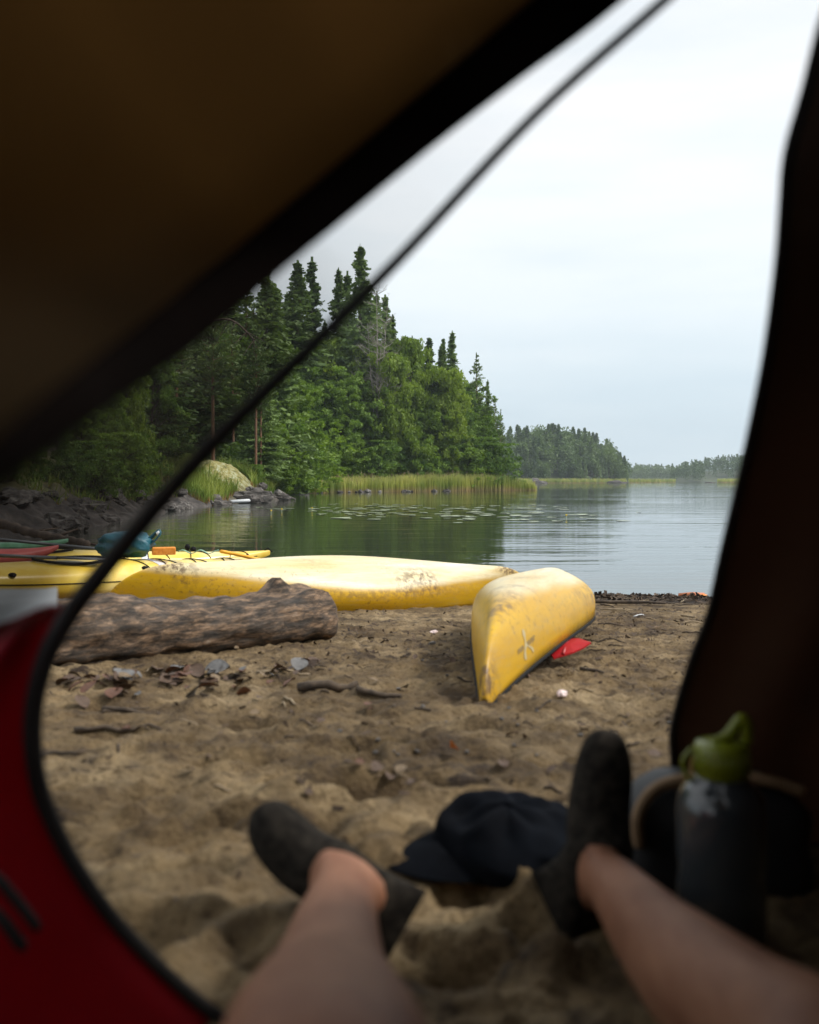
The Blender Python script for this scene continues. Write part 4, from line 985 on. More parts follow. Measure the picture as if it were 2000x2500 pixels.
def kayak(name, P0, P1, B, Hh, mat, label, decor=True, roll=0):
    d = P1-P0; root = empty(name); L_ = d.length; rows = kayak_hull(L_, B, Hh)
    mb = MB(); n = len(rows); mb.add([q for r_ in rows for q in r_], [(i*24+j, i*24+(j+1) % 24, (i+1)*24+(j+1) % 24, (i+1)*24+j) for i in range(n-1) for j in range(24)]+[tuple(range(24))[::-1], tuple((n-1)*24+j for j in range(24))])
    mb.build('hull', mat, root)
    if decor:
        def deck(x, y, lift=.006):
            s = x/(L_/2); a = min(.999, abs(s)); b = B*(1-a**2.2)**.9+.006; cc = min(1, abs(y)/b)**(1/.85); sn = math.sqrt(max(0, 1-cc*cc)); return Vector((x, y, Hh*.62+.12*a**3.2+(Hh*.38+.06*(1-a))*sn**.85*(1-a**3*.6)+lift))
        mb = MB()                                                # cockpit rim
        mb.tube([deck(-.15+.38*math.cos(t), B*.62*math.sin(t), .02) for t in np.linspace(0, 2*math.pi, 25)], .014, 6); mb.build('cockpit_rim', M['rope'], root)
        for hx in (-L_*.31,):
            mb = MB(); c = deck(hx, 0, .0); mb.lathe([(.15, -.01), (.155, .012), (.14, .024), (.02, .03)], 24, c); mb.build('hatch_cover', M['rope'], root)
        for sd_ in (-1, 1):                                       # perimeter line
            mb = MB(); mb.tube([Vector((x, sd_*(B*(1-abs(x/(L_/2))**2.2)**.9+.008), Hh*.64+.12*abs(x/(L_/2))**3.2)) for x in np.linspace(-L_*.46, L_*.46, 40)], .005, 5); mb.build('perimeter_line', M['rope'], root)
        mb = MB()
        for k in range(7):                                        # bungee cross lines
            x0 = L_*.12+k*L_*.05; b = B*(1-abs(x0/(L_/2))**2.2)**.9
            mb.tube([deck(x0+(.16 if k % 2 else 0)*(t+1)/2*1.0-(.0 if k % 2 else .16)*(t+1)/2+.08, t*b*.92) for t in np.linspace(-1, 1, 11)], .0055, 5)
        mb.build('deck_bungee', M['rope'], root)
        mb = MB()
        for sd_ in (-1, 1):
            for x0 in (-L_*.2, L_*.12, L_*.3): c = deck(x0, sd_*B*.8); mb.lathe([(.03, -.01), (.034, .008), (.02, .02), (.006, .022)], 12, c)
        mb.build('deck_fitting', M['rope'], root)
        mb = MB(); x0 = L_*.17
        rows2 = [[deck(x0+dx, t*B*(1-abs((x0+dx)/(L_/2))**2.2)**.9*.97, .003) for t in np.linspace(-1, 1, 15)] for dx in (0, .05, .10)]
        grid_mesh(rows2, 'white_stripe', M['white'], root)
        mb = MB(); mb.tube([deck(L_*.485, 0, .0), deck(L_*.493, 0, .03), Vector((L_*.5+.03, 0, Hh*.7+.12))], .009, 6); mb.build('carry_handle', M['rope'], root)
    rot = Matrix.Rotation(math.atan2(d.y, d.x), 4, 'Z') @ Matrix.Rotation(-math.asin(d.z/d.length), 4, 'Y') @ Matrix.Rotation(roll, 4, 'X')
    root.matrix_world = Matrix.Translation((P0+P1)/2) @ rot; tag(root, label, 'kayak'); bpy.context.view_layer.update(); return root
def on(p, dz=0): return Vector((p.x, p.y, gz(p.x, p.y)+dz))
P0 = on(W(-420, 1400, 7.4)); P1 = on(W(600, 1385, 11.2), .06)
k1 = kayak('kayak', P0, P1, .30, .30, YK, 'yellow sea kayak with black deck lines lying upright behind the upturned canoe', roll=R(6))
Q0 = on(W(-620, 1380, 9.3)); Q1 = on(W(655, 1372, 13.0), .10)
k2 = kayak('kayak', Q0, Q1, .27, .31, YK, 'second yellow kayak, farther back behind the front sea kayak', roll=R(4))
redk = plain('faded_red_plastic', (.52, .10, .09), .5); grk = noise_mat('faded_green_plastic', [(.06, .22, .09), (.25, .52, .36)], scale=4, rough=.4)
P2 = W(-500, 1330, 8.2); P3 = W(150, 1362, 10.0)
def bow(name, A, Bq, B, Hh, mat, label):
    k = kayak(name, A, Bq, B, Hh, mat, label, decor=False); return k
bow('kayak', on(W(-600, 1400, 8.2), .22), on(W(140, 1400, 9.7), .24), .22, .18, redk, 'faded red kayak resting on the deck of the front yellow kayak')
bow('kayak', on(W(-700, 1400, 8.9), .26), on(W(165, 1380, 10.3), .30), .20, .17, grk, 'faded green kayak lying just behind the faded red one')
# paddle: grey shaft and blades
gsh = plain('grey_carbon', (.10, .11, .12), .4)
def paddle(A, Bp, label, bladecol):
    root = empty('paddle'); mb = MB(); mb.tube([A, Bp], .016, 8); mb.build('shaft', gsh, root)
    d = (Bp-A).normalized(); side = d.cross(Vector((0, 0, 1))).normalized()
    for e_, sg in ((Bp, 1),):
        rows = []
        for i in range(9):
            t = i/8; w_ = .088*math.sin(min(1, t*1.02+.08)*math.pi)**.6+.005; c = e_+d*sg*(t*.46)
            rows.append([c+side*w_*u_+Vector((0, 0, .012*(1-u_*u_))) for u_ in (-1, -.5, 0, .5, 1)])
        grid_mesh(rows, 'blade', bladecol, root, thick=.008)
    tag(root, label, 'paddle'); return root
bdark = plain('dark_blade', (.035, .037, .035), .4)
paddle(W(-200, 1298, 9.4), W(250, 1341, 10.4), 'grey shafted paddle lying along the kayak decks at the left edge', gsh)
paddle(W(-120, 1352, 8.6), W(140, 1362, 9.0), 'paddle with a broad dark blade laid on the front kayak', bdark)
# teal bag on kayak deck
def blob(name, loc, s, mat, seed, parent=None, amp=.18, fr=2.0, sub=4, sq=1.0, rz=0):
    bm = bmesh.new(); bmesh.ops.create_icosphere(bm, subdivisions=sub, radius=1)
    for v in bm.verts:
        c = v.co.normalized(); c = Vector([math.copysign(abs(a)**sq, a) for a in c])
        n = noise.noise(c*fr+Vector((seed, 0, 0)))*amp+noise.noise(c*fr*3+Vector((0, seed, 0)))*amp*.35; v.co = c*(1+n)
        v.co = Vector((v.co.x*s[0], v.co.y*s[1], v.co.z*s[2]))
    me = bpy.data.meshes.new(name); bm.to_mesh(me); bm.free(); me.materials.append(mat)
    for p_ in me.polygons: p_.use_smooth = True
    o = link(name, me, parent, loc); o.rotation_euler = (0, 0, rz); return o
teal = noise_mat('teal_fabric', [(.004, .05, .075), (.012, .11, .15)], scale=4, rough=.45, bump=.8, bscale=9, bdist=.03)
root = empty('dry_bag', W(300, 1345, 9.9))
blob('bag_body', (0, 0, .06), (.28, .20, .13), teal, 3.3, root, amp=.25, sq=.8)
mb = MB(); mb.tube(catmull([(.20, 0, .02), (.30, 0, .08), (.37, 0, .16), (.36, .02, .20), (.28, 0, .13), (.22, 0, .10)], 5), [.03]*26, 8, flat=.4); mb.build('strap', teal, root)
mb = MB(); mb.tube([(.345, 0, .17), (.375, 0, .19)], .022, 8); mb.build('buckle', M['white'], root)
tag(root, 'crumpled teal bag with a looped strap standing on the front kayak deck', 'bag')
# orange sponge
c = W(400, 1345, 10.0); mb = MB(); mb.box((0, 0, 0), (.235, .12, .075)); o = mb.build('sponge', noise_mat('orange_sponge', [(.62, .20, .02), (.80, .32, .05)], scale=40, rough=.9, bump=1, bscale=120, bdist=.004), smooth=False, loc=c)
bv = o.modifiers.new('b', 'BEVEL'); bv.width = .012; bv.segments = 3; o.rotation_euler = (0, 0, .25); tag(o, 'orange foam sponge block on the kayak deck beside the teal bag', 'sponge')
# pale green strap webbing and small bits at the bow
mb = MB(); pts = [W(435+i*9, 1347-4*math.sin(i*1.3), 10.2) for i in range(12)]; mb.tube(catmull(pts, 3), .018, 6, flat=.3); tag(mb.build('webbing_strap', plain('pale_green_strap', (.30, .50, .38), .6)), 'pale green strap lying along the kayak deck right of the sponge', 'strap')
mb = MB(); mb.lathe([(.012, 0), (.03, .03), (.02, .06), (.006, .07)], 10, W(458, 1344, 10.15)); mb.lathe([(.02, 0), (.035, .02), (.02, .045), (.006, .05)], 10, W(472, 1346, 10.15)); tag(mb.build('strap_clip', M['rope']), 'small black clips on the green strap at the kayak bow', 'clip')
mb = MB(); mb.tube(catmull([W(540, 1346, 10.7), W(580, 1354, 10.9), W(632, 1366, 11.2)], 5), [.028]*11, 8, flat=.7)
tag(mb.build('foam_float', plain('orange_foam', (.78, .38, .02), .5)), 'slim orange yellow rod lying at the kayak bow against the water', 'rod')

# ------------------------------------------------------------------ litter on the beach
twm = [noise_mat('twig', [(.03, .022, .016), (.10, .07, .045)], scale=20, rough=.9), noise_mat('pale_twig', [(.20, .15, .09), (.38, .30, .20)], scale=20, rough=.9)]
def twig(px, py, lpx, ang, r, mat, label, group=None, fork=False, cat='stick', lift=1.0):
    p = hitg(px, py); ln = lpx/F*p.y; d = Vector((math.cos(ang), math.sin(ang), 0)); k = 7; pts = []
    for i in range(k):
        q = p+d*ln*(i/(k-1)-.5)+Vector((rnd.gauss(0, ln*.012), rnd.gauss(0, ln*.02), 0)); q.z = gz(q.x, q.y)+r*lift; pts.append(q)
    mb = MB(); mb.tube(pts, [r*(1-.45*i/k)*rnd.uniform(.85, 1.15) for i in range(k)], 6)
    if fork:
        q = pts[3]; e_ = q+Vector((-d.y*ln*.22+d.x*ln*.2, d.x*ln*.22, 0)); e_.z = gz(e_.x, e_.y)+r; mb.tube([q, e_], [r*.7, r*.3], 5)
    return tag(mb.build('stick', mat), label, cat, group)
twig(800, 1683, 150, .06, .020, twm[0], 'charred black stick with an orange end lying mid beach')
twig(925, 1705, 110, -.25, .013, twm[0], 'rough dark stick right of the charred stick')
twig(690, 1640, 130, .1, .006, twm[1], 'thin pale twig below the log end beside grey leaves', fork=True)
twig(310, 1740, 170, -.5, .009, twm[0], 'crooked forked dark twig at left below the log', fork=True)
twig(290, 1790, 210, .05, .008, twm[0], 'long dark twig lying flat at left near the zipper')
twig(150, 1848, 110, .1, .007, twm[0], 'short dark twig beside the zipper at left')
twig(1525, 1478, 190, -.1, .022, twm[0], 'thick black waterlogged stick on the wrack line right of the near canoe', lift=1.3)
twig(1520, 1492, 110, -.35, .007, twm[1], 'bent straw coloured reed stem by the canoe on the wrack line')
twig(1560, 1504, 32, .5, .007, M['white'], 'short white twig on the wrack line')
twig(1590, 1512, 25, -.9, .006, twm[1], 'small pale twig right of the white one')
twig(1680, 1506, 40, -.8, .007, twm[1], 'pale twig slanting near the tent flap')
twig(1690, 1520, 60, .12, .008, twm[1], 'long pale root on the wrack line beside the tent flap')
twig(1490, 1527, 60, -.25, .008, twm[0], 'thin dark twig on the sand right of the near canoe stern')
twig(1480, 1562, 110, -.15, .006, twm[0], 'long thin dark twig on sand beyond the red blade')
twig(1445, 1640, 60, -.3, .008, twm[0], 'short dark twig near the red blade on the sand')
twig(1700, 1545, 70, -.1, .006, twm[0], 'dark twig on clean sand close to the tent flap')
pob = W(1692, 1487, 11.2); pob.z = gz(pob.x, pob.y)+.03
root = empty('peeled_branch', pob); mb = MB(); mb.tube([(-.16, 0, 0), (0, 0, .005), (.13, 0, .0)], [.028, .036, .032], 10); mb.build('wood', plain('orange_wood', (.50, .16, .06), .6), root); mb = MB(); mb.tube([(.06, -.02, -.012), (.15, -.03, -.012)], [.028, .03], 9); mb.build('cut_end', plain('bright_orange', (.80, .25, .01), .5), root); tag(root, 'orange brown peeled piece of wood on the wrack line by the tent flap', 'wood')
for i in range(70):
    px = rnd.uniform(150, 1740); py = rnd.triangular(1500, 1960, 1540) if px > 820 else rnd.triangular(1600, 1950, 1640)
    if 1150 < px < 1300 and py < 1760: continue
    twig(px, py, rnd.uniform(18, 60), rnd.gauss(0, .5), rnd.uniform(.002, .005), twm[0] if rnd.random() < .8 else twm[1], 'short thin twig lying on the sand of the beach', 'small twigs on the sand')
for i in range(90):
    px = rnd.uniform(1100, 1745); d = rnd.uniform(9.8, 11.6); py = HY+F*(CAMZ-.85*(1-d/11.8))/d
    twig(px, py, rnd.uniform(12, 55), rnd.gauss(0, .6), rnd.uniform(.003, .008), twm[0] if rnd.random() < .7 else twm[1], 'small twig or reed stem washed up on the dark wrack line', 'twigs on the wrack line')
def leaf_me(col, name):
    mb = MB(); rows = []
    for i in range(7):
        t = i/6; w_ = .38*math.sin(t*math.pi)**.7+.01; rows.append([Vector((t-.5, u_*w_, .10*abs(u_)+.12*math.sin(t*3))) for u_ in (-1, 0, 1)])
    m_ = noise_mat(name, [tuple(c*.6 for c in col), col], scale=6, rough=.55, bump=.4)
    o = grid_mesh(rows, 'leaf', m_, thick=.01); me = o.data; bpy.data.objects.remove(o); return me
LV = [leaf_me((.10, .055, .03), 'brown_leaf'), leaf_me((.15, .145, .14), 'grey_leaf'), leaf_me((.13, .05, .022), 'rust_leaf'), leaf_me((.22, .15, .08), 'tan_leaf')]
def leaf(px, py, s, k, label, group=None, me=None):
    p = hitg(px, py); o = link('leaf', me or LV[k]); o.location = (p.x, p.y, gz(p.x, p.y)+.006+s*.05); o.scale = (s, s, s); o.rotation_euler = (rnd.gauss(0, .35), rnd.gauss(0, .35), rnd.random()*6.28); tag(o, label, 'leaf', group); return o
o = leaf(1105, 1846, .040, 2, 'small bright orange leaf alone on the sand above the cap', me=leaf_me((.80, .20, .01), 'orange_leaf')); o.rotation_euler = (.9, .2, 1.9); o.scale = (.045, .045, .045); o.location.z += .012
leaf(530, 1645, .12, 1, 'large pale grey leaf below the log'); leaf(300, 1660, .11, 1, 'curled grey leaf at the left end of the log'); leaf(730, 1632, .10, 1, 'grey leaf with rusty edge above the pale twig'); leaf(745, 1622, .06, 2, 'small rust coloured leaf below the log end')
leaf(480, 1700, .09, 1, 'grey leaf in front of the log, beside a dark hollow'); leaf(985, 1690, .07, 1, 'pale grey leaf right of the charred stick'); leaf(910, 1670, .05, 3, 'pale pinkish leaf just above the charred stick tip')
for i in range(75):
    t = rnd.random(); px = 140+640*t**1.1; py = 1660-45*t+abs(rnd.gauss(0, 32)); leaf(px, py, rnd.uniform(.03, .085), rnd.choice((0, 0, 0, 0, 1, 2, 2, 3)), 'dead curled leaf lying in front of the log', 'dead leaves in front of the log')
for i in range(40):
    leaf(rnd.uniform(300, 1700), rnd.uniform(1560, 1950), rnd.uniform(.02, .04), rnd.choice((0, 0, 2, 3)), 'tiny dead leaf scattered on the open sand', 'dead leaves on the open sand')
PB = rock_mesh(40, M['rocklight']); wp = rock_mesh(41, plain('pink_shell', (.75, .6, .58), .5))
def pebble(px, py, s, me, label, group=None):
    p = hitg(px, py); o = link('pebble', me); o.location = (p.x, p.y, gz(p.x, p.y)+s*.25); o.scale = (s*1.3, s, s*.7); o.rotation_euler = (0, 0, rnd.random()*6); tag(o, label, 'pebble', group)
pebble(1372, 1698, .018, wp, 'small pinkish white shell on the sand right of the canoe bow')
pebble(1060, 1545, .02, wp, 'white pebble left of the near canoe under the far one'); pebble(1056, 1573, .018, PB, 'pale pebble nearest the left flank of the near canoe')
for i in range(36): pebble(rnd.uniform(820, 1740), rnd.uniform(1510, 1850), rnd.uniform(.003, .008), PB, 'tiny pale pebble on the open sand', 'tiny pebbles on the sand')
# fine crumbs: uncountable
n = 26000; x = NP.uniform(-4, 5.5, n); y = 1.2+NP.random(n)**1.1*10.6; kk = fbm(x*1.8, y*1.8, 3, 121) > -.03; x = x[kk]; y = y[kk]
wr_x = NP.uniform(-3, 5.5, 9000); wr_y = shore(wr_x)-.7+NP.normal(size=9000)*.38; x = np.concatenate([x, wr_x]); y = np.concatenate([y, wr_y])
C = np.column_stack([x, y, beach_h(x, y)+.004]); sz = (.0022+.0085*NP.random(len(C))**3)*np.interp(C[:, 1], [1, 3, 6, 11], [.55, .8, 1.25, 1.6]); sz[-9000:] *= 1.7
nr = unit(NP.normal(size=(len(C), 3))*.5+np.array([0, 0, 1])); a = unit(np.cross(nr, NP.normal(size=(len(C), 3)))); b_ = np.cross(nr, a)
v, f = quads(C, a*sz[:, None]*1.8, b_*sz[:, None]*.7)
tag(link('sand_litter', mesh_np('sand_litter', v, f, [noise_mat('litter', [(.02, .013, .009), (.07, .045, .028), (.22, .15, .09)], scale=9, pos=(.3, .75), rough=.9)])), 'fine dark plant crumbs scattered over the sand', 'litter', kind='stuff')

# ------------------------------------------------------------------ person's legs
def skin_obj(name, pts, edges, mat, parent, lv=2):
    me = bpy.data.meshes.new(name); me.from_pydata([p_[:3] for p_ in pts], edges, []); me.materials.append(mat); me.update()
    o = link(name, me, parent); sk = o.modifiers.new('skin', 'SKIN'); sk.use_smooth_shade = True; 
    for v, p_ in zip(me.skin_vertices[0].data, pts): v.radius = (p_[3], p_[4] if len(p_) > 4 else p_[3]); v.use_root = False
    me.skin_vertices[0].data[0].use_root = True
    subsurf(o, lv); return o
sk, nt_, b = mat_new('skin'); L = nt_.links; tc = nt_.nodes.new('ShaderNodeTexCoord'); P = tc.outputs['Object']
L.new(ramp(nz(9, 5), [(.3, (.17, .068, .036)), (.7, (.31, .150, .088))]), b.inputs['Base Color']); b.inputs['Roughness'].default_value = .6; b.inputs['Specular IOR Level'].default_value = .22; b.inputs['Subsurface Weight'].default_value = .15; b.inputs['Subsurface Radius'].default_value = (.02, .008, .004)
bp = nt_.nodes.new('ShaderNodeBump'); bp.inputs['Strength'].default_value = .15; bp.inputs['Distance'].default_value = .002; L.new(nz(160, 3), bp.inputs['Height']); L.new(bp.outputs[0], b.inputs['Normal'])
sock = noise_mat('black_sock', [(.008, .007, .006), (.034, .029, .023)], scale=60, rough=.95, bump=.6, bscale=400, bdist=.002, spec=.1)
per = empty('person', (0, .35, .80))
def rel(v): return (v[0], v[1]-.35, v[2]-.80)
def T(px, py, d, *r): v = W(px, py, d); return (*rel(v), *r)
# joints
body = [
 (0, -.02, .10, .14, .12), (0, -.16, .24, .13, .11), (0, -.30, .34, .13, .11),
 (-.09, .06, .10, .085), T(790, 2800, .60, .095), T(785, 2580, .78, .090), T(798, 2425, .98, .069), T(815, 2290, 1.16, .058), T(838, 2190, 1.30, .047),
 (.12, .07, .10, .085), T(2080, 2660, .72, .080), T(1880, 2540, .84, .068), T(1710, 2400, .97, .064), T(1600, 2285, 1.12, .053), T(1510, 2175, 1.31, .042),
]
E = [(0, 1), (1, 2), (0, 3), (3, 4), (4, 5), (5, 6), (6, 7), (7, 8), (0, 9), (9, 10), (10, 11), (11, 12), (12, 13), (13, 14)]
# feet inside the socks
la = T(850, 2150, 1.38, .037); lheel = T(930, 2222, 1.42, .034); lmid = T(745, 2105, 1.42, .036); lball = T(675, 2035, 1.45, .036); ltoe = T(655, 1990, 1.47, .026)
ra = T(1480, 2130, 1.41, .037); rheel = T(1405, 2188, 1.46, .036); rmid = T(1455, 2010, 1.46, .036); rball = T(1475, 1880, 1.48, .036); rtoe = T(1478, 1812, 1.49, .025)
i0 = len(body); body += [la, lmid, lball, ltoe, lheel, ra, rmid, rball, rtoe, rheel]
E += [(8, i0), (i0, i0+1), (i0+1, i0+2), (i0+2, i0+3), (i0, i0+4), (14, i0+5), (i0+5, i0+6), (i0+6, i0+7), (i0+7, i0+8), (i0+5, i0+9)]
skin_obj('body', body, E, sk, per)
def mix4(a, b_, t, r): return tuple(a[i]*(1-t)+b_[i]*t for i in range(3))+(r,)
def sock_obj(ank, heel, mid, ball, toe, shin):
    pts = [mix4(ank, heel, .45, .053), mix4(heel, heel, 0, .046), mix4(ank, mid, .5, .052), mix4(mid, mid, 0, .050), mix4(ball, ball, 0, .049), mix4(toe, toe, 0, .036)]
    pts.append(mix4(ank, heel, 1.16, .041)); pts.append(mix4(ball, toe, 1.30, .026)); pts.append(mix4(ank, heel, 1.27, .020)); pts.append(mix4(ball, toe, 1.5, .012)); return skin_obj('sock', pts, [(0, 1), (0, 2), (2, 3), (3, 4), (4, 5), (1, 6), (5, 7), (6, 8), (7, 9)], sock, per, 3)
sock_obj(la, lheel, lmid, lball, ltoe, body[8]); sock_obj(ra, rheel, rmid, rball, rtoe, body[14])
shm = plain('dark_red_shorts', (.05, .012, .014), .85)
skin_obj('shorts', [(0, -.02, .10, .17, .14), (-.09, .06, .10, .105), T(800, 2950, .55, .10), (.12, .07, .10, .105), T(2150, 2900, .62, .098)], [(0, 1), (1, 2), (0, 3), (3, 4)], shm, per)
tag(per, 'person reclining in the tent, bare legs stretched out in black ankle socks', 'person')

# ------------------------------------------------------------------ cap
root = empty('cap', on(W(1212, 2040, 1.75), .014)); navy = noise_mat('navy_cotton', [(.003, .0035, .005), (.006, .008, .012)], scale=9, rough=.95, bump=.5, bscale=22, bdist=.006, spec=.06)
rows = []
for i in range(15):
    ph = i/14*math.pi/2; row = []
    for j in range(36):
        a = 2*math.pi*j/36; r = math.cos(ph); cr = 1+.07*noise.noise(Vector((math.cos(a)*2, math.sin(a)*2, ph*2)))*2+.03*noise.noise(Vector((math.cos(a)*6, math.sin(a)*6, ph*5)))*2
        zz = .076*math.sin(ph)**.60*(1+.14*math.cos(a-2.0)*math.cos(ph))+.016*math.cos(ph)*math.sin(ph)*2*noise.noise(Vector((math.cos(a)*2.2+4, math.sin(a)*2.2, ph*1.5)))*2
        row.append(Vector((.112*r*math.cos(a)*cr+.02, .085*r*math.sin(a)*cr, zz)))
    rows.append(row)
crown = grid_mesh(rows, 'crown', navy, root, closed=True, thick=.003); subsurf(crown, 1)
rows = []
for i in range(9):
    t = i/8; row = []
    for j in range(19):
        v_ = j/18*2-1; a = math.pi-v_*.88                      # arc round the front of the crown
        r0x, r0y = .112, .085; ex_ = .085*math.cos(v_*math.pi/2)**.55
        x_ = .02+r0x*math.cos(a)*.98-ex_*t; y_ = r0y*math.sin(a)*(.98+.10*t)
        row.append(Vector((x_, y_, .016+.020*(1-v_*v_)-.020*t*(1-v_*v_)-.010*v_*v_*t)))
    rows.append(row)
br_ = grid_mesh(rows, 'brim', navy, root, thick=.004); subsurf(br_, 1)
mb = MB(); mb.lathe([(.008, 0), (.009, .004), (.004, .007)], 12, (.02, 0, .076)); mb.build('top_button', navy, root)
root.rotation_euler = (R(6), R(-3), R(14)); root.scale = (1.2, 1.35, 1.2); tag(root, 'dark navy baseball cap lying on the sand beside the right foot', 'cap')
# ------------------------------------------------------------------ bottle
bo = on(W(1762, 2200, 1.33)); root = empty('water_bottle', bo)
bm_ = noise_mat('grey_translucent_plastic', [(.030, .035, .039), (.042, .047, .051)], scale=3, rough=.17, spec=.8)
mb = MB(); mb.lathe([(.0, .0), (.050, .0), (.057, .006), (.059, .02), (.059, .09), (.057, .10), (.057, .12), (.059, .13), (.059, .205), (.056, .225), (.047, .243), (.036, .252), (.034, .262)], 48); mb.build('bottle_body', bm_, root)
ol = noise_mat('olive_plastic', [(.16, .19, .010), (.24, .27, .016)], scale=5, rough=.3)
mb = MB(); mb.lathe([(.0, .258), (.035, .258), (.036, .262), (.036, .302), (.033, .309), (.0, .311)], 40)
for k in range(28):
    a = 2*math.pi*k/28; mb.box((.036*math.cos(a), .036*math.sin(a), .281), (.003, .003, .034), Matrix.Rotation(a, 3, 'Z'))
mb.build('screw_lid', ol, root)
mb = MB(); mb.tube(catmull([(-.012, 0, .307), (.008, 0, .318), (.022, 0, .338), (.028, 0, .345), (.033, 0, .335), (.033, 0, .306)], 6), [.007]*31, 10, flat=1.3); mb.tube(catmull([(-.040, 0, .300), (-.052, 0, .28), (-.046, 0, .255), (-.036, 0, .252)], 5), .0035, 6); mb.build('carry_loop', ol, root)
root.scale = (1, 1, .87)
tag(root, 'grey plastic water bottle with olive green screw lid beside the right leg', 'bottle')
# ------------------------------------------------------------------ bag behind the bottle
root = empty('camp_bag', on(W(1735, 2100, 1.62))); bk = noise_mat('black_nylon', [(.008, .009, .011), (.02, .021, .024)], scale=6, rough=.6, bump=.5, bscale=14, bdist=.01)
rows = []
for i in range(13):
    t = i/12; z = .19*t; sh = (1-max(0, (t-.6)/.4)**2.2*.4)
    rows.append([Vector((math.copysign(abs(math.cos(a))**.6, math.cos(a))*.155*sh*(1+.03*math.sin(a*3+i)), math.copysign(abs(math.sin(a))**.6, math.sin(a))*.085*sh, z)) for a in np.linspace(0, 2*math.pi, 33)[:-1]])
mb = MB(); k = 32; mb.add([q for r_ in rows for q in r_], [(i*k+j, i*k+(j+1) % k, (i+1)*k+(j+1) % k, (i+1)*k+j) for i in range(12) for j in range(k)]+[tuple(range(k))[::-1], tuple(12*k+j for j in range(k))])
mb.build('bag_body', bk, root)
mb = MB(); mb.tube(catmull([(-.135, -.075, .10), (-.135, -.07, .150), (-.105, -.06, .186), (-.05, -.055, .2), (.05, -.055, .202), (.13, -.055, .18)], 6), .013, 8, flat=.8); mb.build('piping', noise_mat('tan_webbing', [(.20, .12, .06), (.34, .22, .12)], scale=20, rough=.8), root)
mb = MB(); mb.tube(catmull([(-.03, 0, .19), (-.02, 0, .225), (.03, 0, .228), (.05, 0, .19)], 5), .006, 6); mb.build('grab_loop', noise_mat('ochre_cord', [(.20, .11, .02), (.30, .17, .03)], scale=20), root)
tag(root, 'black bag with tan piping standing behind the water bottle', 'bag')

# ------------------------------------------------------------------ tent
tent = empty('tent', (0, 0, .80)); TZ = Vector((0, 0, .80))
def tl(p_): return p_-TZ
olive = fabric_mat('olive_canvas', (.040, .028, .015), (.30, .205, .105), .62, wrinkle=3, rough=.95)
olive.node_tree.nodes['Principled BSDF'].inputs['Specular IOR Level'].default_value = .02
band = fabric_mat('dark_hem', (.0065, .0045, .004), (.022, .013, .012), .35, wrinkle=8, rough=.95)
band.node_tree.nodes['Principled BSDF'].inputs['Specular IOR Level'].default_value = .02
brown = fabric_mat('brown_door', (.10, .068, .050), (.12, .076, .054), .45, wrinkle=7, bump=.8)
redf = fabric_mat('red_nylon', (.19, .003, .012), (.44, .005, .024), .5, wrinkle=5, bump=.6)
black = plain('black_tape', (.009, .007, .007), .85)
greyf = fabric_mat('pale_grey_nylon', (.62, .65, .67), (.6, .62, .64), .4, wrinkle=3)
edge = [(1990, -420, .88), (1525, 0, .88), (1275, 190, .86), (1055, 360, .84), (812, 560, .80), (698, 652, .76), (487, 836, .64), (325, 958, .50), (162, 1080, .38), (0, 1205, .31), (-300, 1440, .27), (-900, 1900, .25)]
btop = [(1720, -380, .86), (1290, -15, .86), (1070, 175, .84), (852, 362, .82), (690, 500, .78), (560, 610, .74), (400, 745, .62), (250, 860, .48), (110, 965, .37), (-20, 1065, .30), (-330, 1290, .26), (-900, 1750, .24)]
E0 = catmull([tl(W(*e_)) for e_ in edge], 5); E1 = catmull([tl(W(*e_)) for e_ in btop], 5)
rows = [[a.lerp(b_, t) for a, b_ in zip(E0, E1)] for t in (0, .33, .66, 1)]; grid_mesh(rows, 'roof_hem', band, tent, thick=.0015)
back = catmull([Vector((.55, -.7, 1.15)), Vector((.25, -.7, 1.15)), Vector((.1, -.7, 1.12)), Vector((-.1, -.7, 1.08)), Vector((-.3, -.7, 1.0)), Vector((-.45, -.7, .9)), Vector((-.6, -.7, .8)), Vector((-.7, -.7, .7)), Vector((-.8, -.7, .6)), Vector((-.85, -.7, .5)), Vector((-.95, -.7, .3)), Vector((-1.0, -.7, .0))], 5)
mid = []
for i, (a, b_) in enumerate(zip(E1, back)):
    c = a.lerp(b_, .35); mid.append(c+Vector((-.10, 0, .07)))
E1b = [p_.lerp(q_, .12)+(p_+Vector((0, 0, -.6))).normalized()*.003 for p_, q_ in zip(E1, E0)]
rows = []
for t in np.linspace(0, 1, 14):
    rows.append([((1-t)**2)*a+2*t*(1-t)*m_+t*t*b_+Vector((0, 0, .006*math.sin(i*.8+t*9)))*min(1, t*4) for i, (a, m_, b_) in enumerate(zip(E1b, mid, back))])
grid_mesh(rows, 'roof_panel', olive, tent, thick=.001)
